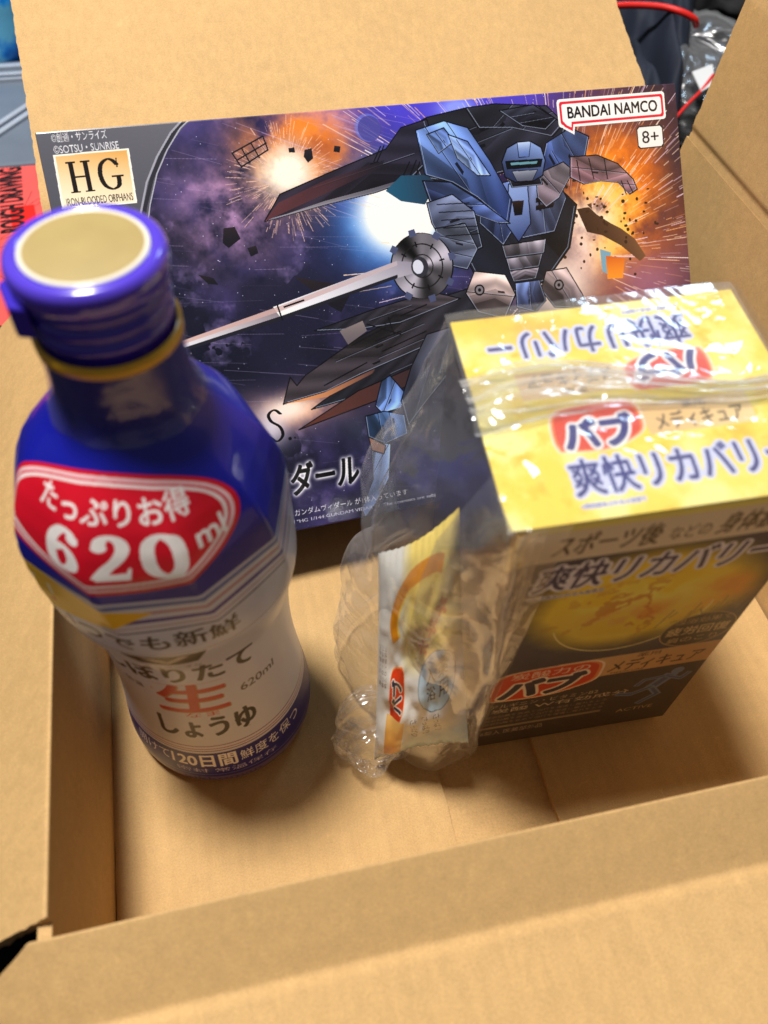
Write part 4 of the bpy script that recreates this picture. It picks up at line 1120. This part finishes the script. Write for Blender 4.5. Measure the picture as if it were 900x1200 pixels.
# ================================================================== clear bag
def crumple(H, W, cells, amp, octs=3, gain=.5, aniso=1.0, turn=None, soft=0):
    """sharp-creased field: straight facets on warped, turned lattices"""
    yy, xx = np.meshgrid(np.linspace(0, 1, H), np.linspace(0, 1, W), indexing='ij')
    out = np.zeros((H, W)); a = 1.0
    for k in range(octs):
        th = rng.random() * 3.14 if turn is None else turn + .25 * (rng.random() - .5)
        wx = upsample(rng.random((6, 6)) - .5, H, W) * .35; wy = upsample(rng.random((6, 6)) - .5, H, W) * .35
        u = (xx + wx) * math.cos(th) + (yy + wy) * math.sin(th); v = -(xx + wx) * math.sin(th) + (yy + wy) * math.cos(th)
        n = cells * 2 ** k
        gu = (u + 1.6) * n * aniso; gv = (v + 1.6) * n
        iu = gu.astype(int); iv = gv.astype(int); fu = gu - iu; fv = gv - iv
        R_ = rng.random((int(4.2 * n) + 4, int(4.2 * n * aniso) + 4)) - .5
        A_, B_, C_, D_ = R_[iv, iu], R_[iv, iu + 1], R_[iv + 1, iu], R_[iv + 1, iu + 1]
        up = fu + fv > 1
        out += a * np.where(up, D_ + (C_ - D_) * (1 - fu) + (B_ - D_) * (1 - fv), A_ + (B_ - A_) * fu + (C_ - A_) * fv)
        a *= gain
    if soft: out = blur(out, soft)
    return out * amp

film_a = film_mat('bag_film', haze=.065, gloss=.13, rough=.07, bscale=45, bstr=.35)
film_b = film_mat('bag_film_crumpled', haze=.08, gloss=.20, rough=.09, bscale=40, bstr=.4)
bag = empty('clear_plastic_bag', 'crinkled transparent plastic bag draped over the yellow carton and the sachet', 'plastic bag', (125, 90, 0))

def surf(name, P, mat, amp_field, smooth=True):
    """P: H x W x 3 grid, displaced along its normals by amp_field"""
    du = np.gradient(P, axis=1); dv = np.gradient(P, axis=0)
    N = np.cross(du, dv); N /= np.linalg.norm(N, axis=2)[..., None] + 1e-9
    Q = P + N * amp_field[..., None]
    H, W = P.shape[:2]
    return build(name, Q.reshape(-1, 3), grid_faces(W, H), mat, bag, smooth=smooth)

def spline_rows(rows, n):
    """rows: list of polylines with equal count -> dense rows along the polyline by arc length"""
    out = []
    for r in rows:
        r = np.asarray(r, float)
        d = [0]
        Q = [2 * r[0] - r[1]] + list(r) + [2 * r[-1] - r[-2]]
        pts = []
        for i in range(1, len(Q) - 2):
            a, b, c, e = Q[i - 1:i + 3]
            for t in np.linspace(0, 1, n, endpoint=False):
                pts.append(.5 * (2 * b + (c - a) * t + (2 * a - 5 * b + 4 * c - e) * t * t + (3 * b - a - 3 * c + e) * t ** 3))
        pts.append(r[-1])
        out.append(pts)
    return np.array(out)

bulge = [(-1, 47), (12, 50), (35, 48), (70, 44), (97, 36), (127, 32), (150, 25), (166, 13), (178, 2.5), (183, 1.2)]
bz = np.array([b[0] for b in bulge], float); bb = np.array([b[1] for b in bulge], float)
def side_rows(scale=1.0, inset=0.0, front_x=13.0):
    rows = []
    for z in np.linspace(1, 178.6, 26):
        b = float(np.interp(z, bz, bb)) * scale
        c = HO + HZ * (z * 177 / 177)
        f = max(0, min(1, (178 - z) / 178))
        p = lambda u, v, h=0: c + HU * u + HV * v
        rows.append([p(front_x * (1.1 - .85 * f) + 1.5, -1.6), p(front_x * (.5 - .4 * f) + .9, -1.7), p(.5, -2.2 - b * .03), p(-b * .55, 2 - b * .03 + 6 * (1 - f)), p(-b * .90, 26), p(-b, 50), p(-b * .75, 70), p(-b * .2, HD + 1), p(16, HD + 2.2)])
    return rows
G = spline_rows(side_rows(), 22)
# refine vertically
def densify(G, n):
    H, W = G.shape[:2]
    t = np.linspace(0, H - 1.0001, n); i = t.astype(int); f = (t - i)[:, None, None]
    return G[i] * (1 - f) + G[i + 1] * f
G = densify(G, 230)
H_, W_g = G.shape[:2]
loose = np.ones((H_, W_g))
xi = np.linspace(0, 1, W_g)
env = np.clip(np.minimum((xi - .16) / .14, (.95 - xi) / .1), .08, 1)[None, :] * np.clip((np.linspace(1, 0, H_)[:, None]) * 4 + .08, 0, 1)
low = np.exp(-(np.linspace(0, 1, H_) / .33) ** 2)[:, None] * np.exp(-((xi - .52) / .22) ** 2)[None, :]
fld = crumple(H_, W_g, 1.3, 15, 3, .55, 6, .15, 2) * env * np.linspace(1, .5, H_)[:, None] + crumple(H_, W_g, 6, 2.2, 3, .5) * env + crumple(H_, W_g, 8, 3.2, 3, .5) * low * 1.3
surf('film', G, film_a, fld)
# inner layer of the same bag, slacker
G2 = densify(spline_rows(side_rows(.80, front_x=7), 16)[:, :58], 150)
h2, w2 = G2.shape[:2]
xi2 = np.linspace(0, 1, w2)
env2 = np.clip(np.minimum((xi2 - .16) / .2, (.95 - xi2) / .1), .05, 1)[None, :] * np.clip((np.linspace(1, 0, h2)[:, None]) * 4 + .05, 0, 1)
surf('film', G2, film_mat('bag_film_double', haze=.085, gloss=.17, rough=.10, bscale=50, bstr=.5), (crumple(h2, w2, 1.2, 12, 3, .5, 6, -.2, 2) + crumple(h2, w2, 5, 1, 2)) * env2)
# the crushed tail of the bag at its lower left
tl_ = []
for j, v in enumerate(np.linspace(0, 1, 90)):
    row = []
    for i, u in enumerate(np.linspace(0, 1, 110)):
        a = 2 * math.pi * u
        # a squashed sack lying on the floor, longer than it is wide
        c = np.array((108 + 8 * v, 78 - 12 * v, 0))
        r = 17 * math.sin(math.pi * (.16 + .80 * v)) ** .6
        row.append(np.array((108.5 + r * math.cos(a) * .8, 86 - 30 * v + 3 * math.sin(a), 15 + r * math.sin(a) * .82)))
    tl_.append(row)
T3 = np.array(tl_)
f3 = crumple(90, 110, 3.5, 9, 3, .5)
f3[:, -1] = f3[:, 0]
T4 = surf('bag_tail', T3, film_b, f3 * np.sin(np.linspace(.2, 2.9, 90))[:, None])
# the layer over the top of the carton, gathered into a ridge across the middle
nx, ny = 230, 190
U_, V_ = np.meshgrid(np.linspace(-1.5, 96, nx), np.linspace(-1.2, 80.5, ny))
ridge_v = 41 + 4 * np.sin(U_ / 17) - .03 * U_
ridge = np.exp(-((V_ - ridge_v) / 5.5) ** 2)
hgt = HH + 1.3 + 1.6 * ridge + np.clip(np.abs(U_ - 46) - 40, 0, 10) * -.12
fold = crumple(ny, nx, 3, 1.6, 3, .55)
streak = crumple(ny, nx, 7, 2.6, 3, .6, .35)
hgt = hgt + np.abs(fold) * .9 + streak * ridge * .6 + np.abs(crumple(ny, nx, 6, .9, 3, .5, 2.5, .5, 1)) * .8 * (.35 + .65 * np.exp(-((V_ - ridge_v + 4) / 16) ** 2))
over = np.clip(U_ - 92.5, 0, 9); hgt -= over * 1.2
P = HO + HU * U_[..., None] + HV * V_[..., None] + HZ * hgt[..., None]
surf('film', P, film_mat('bag_film_top', haze=.11, gloss=.22, rough=.10, bscale=22, bstr=.45), np.zeros((ny, nx)))
# sealed seam: a gathered second layer that lies on the ridge
nx, ny = 200, 60
U_, V_ = np.meshgrid(np.linspace(-3, 97, nx), np.linspace(-10, 12, ny))
rv = 41 + 4 * np.sin(U_ / 17) - .03 * U_
P = HO + HU * U_[..., None] + HV * (V_ * (.75 + .35 * np.sin(U_ / 23 + 1)) + rv)[..., None] + HZ * (HH + 3.4 + 1.2 * np.exp(-(V_ / 6) ** 2) - .010 * V_ ** 2)[..., None]
surf('film', P, film_mat('bag_film_seam', haze=.28, gloss=.36, rough=.15, bscale=26, bstr=.5), crumple(ny, nx, 2.2, 2.6, 3, .5, 5, 1.2, 1))
# far right skirt of the bag, falling behind the carton
rows = []
for z in np.linspace(20, 178, 12):
    c = HO + HZ * z
    rows.append([c + HU * 88 + HV * (HD + 2), c + HU * (94) + HV * (HD + 1), c + HU * 94.5 + HV * 60, c + HU * (94 + 3 * (1 - z / 178)) + HV * 34])
G5 = densify(spline_rows(rows, 20), 90)
surf('film', G5, film_a, crumple(G5.shape[0], G5.shape[1], 3, 4, 3, .5) * np.clip(np.linspace(1.2, 0, G5.shape[0]), .1, 1)[:, None])

# ================================================================== things lying behind the box
# red book
bk = [np.array(p, float) for p in ((-102.9, 591.7, 20.0), (-39.9, 592.0, 20.0), (-23.9, 364.4, 20.0), (-83.8, 375.2, 20.0))]
BU = bk[2] - bk[1]; BU[2] = 0; BLn = np.linalg.norm(BU); BU /= BLn           # runs towards the viewer
BV = np.array((-BU[1], BU[0], 0.0)); BWd = 110.0                             # to the right
bc = Canvas(BWd, BLn, 4, (.93, .36, .34))
r1 = fbm(bc.H, bc.W, 8, 4)
bc.a *= (.93 + .14 * r1)[..., None]
bc.a = np.where((bc.Y > BLn - 7)[..., None], np.array((.80, .14, .18)), bc.a)
for k in range(46):
    x, y = rng.random() * BWd, rng.random() * BLn
    a = rng.random() * 1.4 - .3; L_ = 12 + 30 * rng.random()
    P = catmull(np.array([(x, y), (x + L_ * .5 * math.cos(a) + rng.normal() * 4, y + L_ * .5 * math.sin(a)), (x + L_ * math.cos(a + .5), y + L_ * math.sin(a + .5))]))
    bc.path(P[::4], .45, (.25, .08, .10), .7)
bc.poly([(BWd - 22, BLn * .55), (BWd - 6, BLn * .55), (BWd - 4, BLn * .40), (BWd - 20, BLn * .38)], (.92, .14, .10))
bc.text('ROUGH DRAWING ARCHIVE', (BWd - 28, BLn * .42, BWd - 13, BLn * .955), (.07, .05, .06), bold=.05, rot=90)
O_ = bk[1] + BU * BLn - BV * BWd
book = empty('red_book', 'red book with black capitals up its cover, lying left behind the cardboard box', 'book', tuple(O_ + BV * 50 - BU * 100 - np.array((0, 0, 28))))
box_at('cover', O_, BV, -BU, np.array((0, 0, 1.)), BWd, BLn, 1.0, printed('book_cover_print', bc.image('book_cover'), .35, .3), book, 0)
box_at('page_block', O_ + BV * 1 - BU * 1 - np.array((0, 0, 1.1)), BV, -BU, np.array((0, 0, 1.)), BWd - 3, BLn - 3, 27, plain('paper_pages', (.88, .86, .80), .8), book, 0)

def lumpy(name, c, size, mat, parent, amp=.12, cells=5, sq=.6, nu=120, nv=70, flat=0.0, seamless=True):
    """a soft, squarish packed shape with folds"""
    f = crumple(nv, nu, cells, 1, 3, .55) * .5 + (fbm(nv, nu, cells * 2, 3) - .5)
    bl = np.clip(np.linspace(0, 1, nu) * 8, 0, 1)
    f = f * bl + f[:, :1] * (1 - bl); f[:, -1] = f[:, 0]
    f[0] = f[0].mean(); f[-1] = f[-1].mean()
    V = []
    for j in range(nv):
        b = -math.pi / 2 + math.pi * j / (nv - 1)
        for i in range(nu):
            a = 2 * math.pi * i / (nu - 1)
            g = lambda q: math.copysign(abs(q) ** sq, q)
            k = 1 + amp * f[j, i]
            V.append((c[0] + size[0] * g(math.cos(b)) * g(math.cos(a)) * k, c[1] + size[1] * g(math.cos(b)) * g(math.sin(a)) * k, max(-8, c[2] + size[2] * g(math.sin(b)) * (1 + 2 * amp * f[j, i]))))
    return build(name, V, grid_faces(nu, nv), mat, parent, smooth=True)

# blue printed pouch
bm_, t_, b_ = new_mat('blue_printed_pouch')
tcn = t_.nodes.new('ShaderNodeTexCoord'); nn = t_.nodes.new('ShaderNodeTexNoise'); nn.inputs['Scale'].default_value = 14; nn.inputs['Detail'].default_value = 8; nn.inputs['Distortion'].default_value = 1.5
cr = t_.nodes.new('ShaderNodeValToRGB')
cr.color_ramp.elements[0].position = .40; cr.color_ramp.elements[0].color = (*lin((.05, .35, .75)), 1)
cr.color_ramp.elements[1].position = .60; cr.color_ramp.elements[1].color = (*lin((.45, .82, .98)), 1)
e = cr.color_ramp.elements.new(.50); e.color = (*lin((.10, .58, .95)), 1)
t_.links.new(tcn.outputs['Object'], nn.inputs['Vector']); t_.links.new(nn.outputs[0], cr.inputs[0]); t_.links.new(cr.outputs[0], b_.inputs['Base Color'])
b_.inputs['Roughness'].default_value = .3
o = lumpy('blue_pouch', (-120, 830, 40), (95, 125, 50), bm_, None, .08, 4, .45)
tag(o, 'bright blue patterned pouch at the far left behind the box', 'pouch')

# grey plastic case lid with ribs
gc = empty('plastic_case', 'flat grey translucent plastic case with ribbed rim, between blue pouch and red book', 'storage case', (-110, 660, -8))
grey = plain('grey_plastic', (.42, .46, .52), .3, .4, noise=.15, nscale=20)
pale = plain('pale_plastic_rib', (.66, .70, .76), .25, .5)
gy = np.array((0, 1., 0)); gx = np.array((1., 0, 0)); gz = np.array((0, 0, 1.))
box_at('lid', np.array((-240, 540, 22.)), gx, gy, gz, 238, 168, 30, grey, gc, 4)
for y_, w_ in ((690, 6), (676, 5), (668, 2.5)):
    box_at('rib', np.array((-238, y_, 25.)), gx, gy, gz, 234, w_, 4, pale, gc, 1)
rd = np.array((.60, .80, 0)); rd /= np.linalg.norm(rd); rp = np.array((-rd[1], rd[0], 0))
for q in (0, 11):
    box_at('rib', np.array((-98. + q, 560, 24.6)), -rp, rd, gz, 5, 128, 3.4, pale, gc, 1)

# navy bag with red piping
navy = plain('navy_nylon', (.10, .13, .195), .75, 0, noise=.12, nscale=30, bump=.5, bscale=1400, spec=.4)
nb = empty('navy_bag', 'folded navy nylon bag with bright red piping behind the back flap', 'bag', (470, 640, -8))
nu_, nv_ = 150, 120
navf = crumple(nv_, nu_, 3, 22, 3, .5, 2.0, .6, 2)
V = []
PA = [np.array(p, float) for p in ((445.6, 781.1, 60.0), (588.0, 764.2, 60.0), (411.9, 445.6, 60.0), (327.5, 458.8, 60.0))]
def nav(u, v):
    p = (PA[3] * (1 - u) + PA[2] * u) * (1 - v) + (PA[0] * (1 - u) + PA[1] * u) * v
    z = 30 + 62 * max(0.0, 1 - (max(0, u - .55) / .45) ** 2.2) ** .6 * (1 - .35 * (1 - v) ** 2)
    # deep draped folds that run down to the right
    w = v + .55 * u ** 1.6
    w += .03 * math.sin(7 * u + 2 * v)
    z += float(navf[min(nv_ - 1, int(v * nv_)), min(nu_ - 1, int(u * nu_))])
    for c0, wd, am in ((.52, .045, -40), (.88, .05, -34), (.66, .05, 16), (1.04, .04, 14), (.30, .07, -12), (.76, .03, 8)):
        z += am * .8 * math.exp(-((w - c0) / wd) ** 2) * (1 - .3 * u)
    return p[0], p[1], z
for j in range(nv_):
    for i in range(nu_):
        V.append(nav(i / (nu_ - 1), j / (nv_ - 1)))
n0 = len(V)
for j in range(nv_):
    for i in range(nu_):
        x, y, z = V[j * nu_ + i]
        V.append((x, y, -8 + .02 * z))
F = grid_faces(nu_, nv_) + [tuple(a + n0 for a in f[::-1]) for f in grid_faces(nu_, nv_)]
per = [i for i in range(nu_)] + [j * nu_ + nu_ - 1 for j in range(1, nv_)] + [(nv_ - 1) * nu_ + i for i in range(nu_ - 2, -1, -1)] + [j * nu_ for j in range(nv_ - 2, 0, -1)]
F += [(per[i], per[i] + n0, per[(i + 1) % len(per)] + n0, per[(i + 1) % len(per)]) for i in range(len(per))]
o = build('cloth', V, F, navy, nb, smooth=True); fix_normals(o)
redp = plain('red_piping', (.90, .13, .10), .5, .1)
pp = [(385.3, 563.0, 95.0), (412.7, 562.5, 95.0), (434.4, 556.5, 95.0), (446.9, 548.2, 94.0), (457.2, 544.8, 90.0), (462.6, 547.1, 84.0)]
pp = np.array(pp, float)
def catm3(P, n=10):
    Q = [2 * P[0] - P[1]] + list(P) + [2 * P[-1] - P[-2]]; out = []
    for i in range(1, len(Q) - 2):
        a, b, c, d = Q[i - 1:i + 3]
        for t in np.linspace(0, 1, n, endpoint=False):
            out.append(.5 * (2 * b + (c - a) * t + (2 * a - 5 * b + 4 * c - d) * t * t + (3 * b - a - 3 * c + d) * t ** 3))
    return out + [P[-1]]
tube('piping', catm3(pp), 2.4, redp, nb, 12)

# dark mesh bag and a clear packet with a white tag further right
o = lumpy('grey_fabric_bundle', (640, 800, 40), (85, 120, 60), plain('charcoal_fabric', (.20, .20, .215), .7, 0, noise=.5, nscale=35, bump=.8, bscale=500), None, .2, 8, .7)
tag(o, 'dark charcoal fabric bundle in the far upper right corner', 'bundle')
o = lumpy('black_strap_roll', (585, 770, 60), (22, 60, 50), plain('black_webbing', (.035, .035, .04), .6, 0, bump=.6, bscale=700), None, .1, 5, .7)
tag(o, 'glossy black rolled strap between navy bag and charcoal bundle', 'strap')
pk = empty('clear_packet', 'crumpled clear packet with a white tag, right of the navy bag', 'packet', (500, 600, -8))
lumpy('contents', (500, 610, 14), (62, 95, 22), plain('grey_contents', (.18, .18, .20), .7, 0, noise=.5, nscale=50), pk, .3, 7, .8)
lumpy('wrapper', (500, 610, 20), (70, 104, 30), film_mat('packet_film', haze=.10, gloss=.16, rough=.2, bscale=30, bstr=.6), pk, .22, 7, .7)
wt = [np.array(p, float) for p in ((463.7, 535.5, 55.0), (486.2, 545.5, 55.0), (472.9, 514.2, 55.0), (456.5, 504.1, 55.0))]
build('tag', [tuple(p) for p in wt] + [(p[0], p[1], p[2] - 1) for p in wt], [(0, 1, 2, 3), (7, 6, 5, 4), (0, 4, 5, 1), (1, 5, 6, 2), (2, 6, 7, 3), (3, 7, 4, 0)], plain('white_tag', (.86, .87, .88), .5), pk)
tube('red_cord', catm3(np.array([(422.8, 476.1, 50.0), (440.9, 492.6, 52.0), (458.5, 507.4, 54.0), (476.7, 525.6, 56.0)], float)), 1.3, redp, pk, 8)
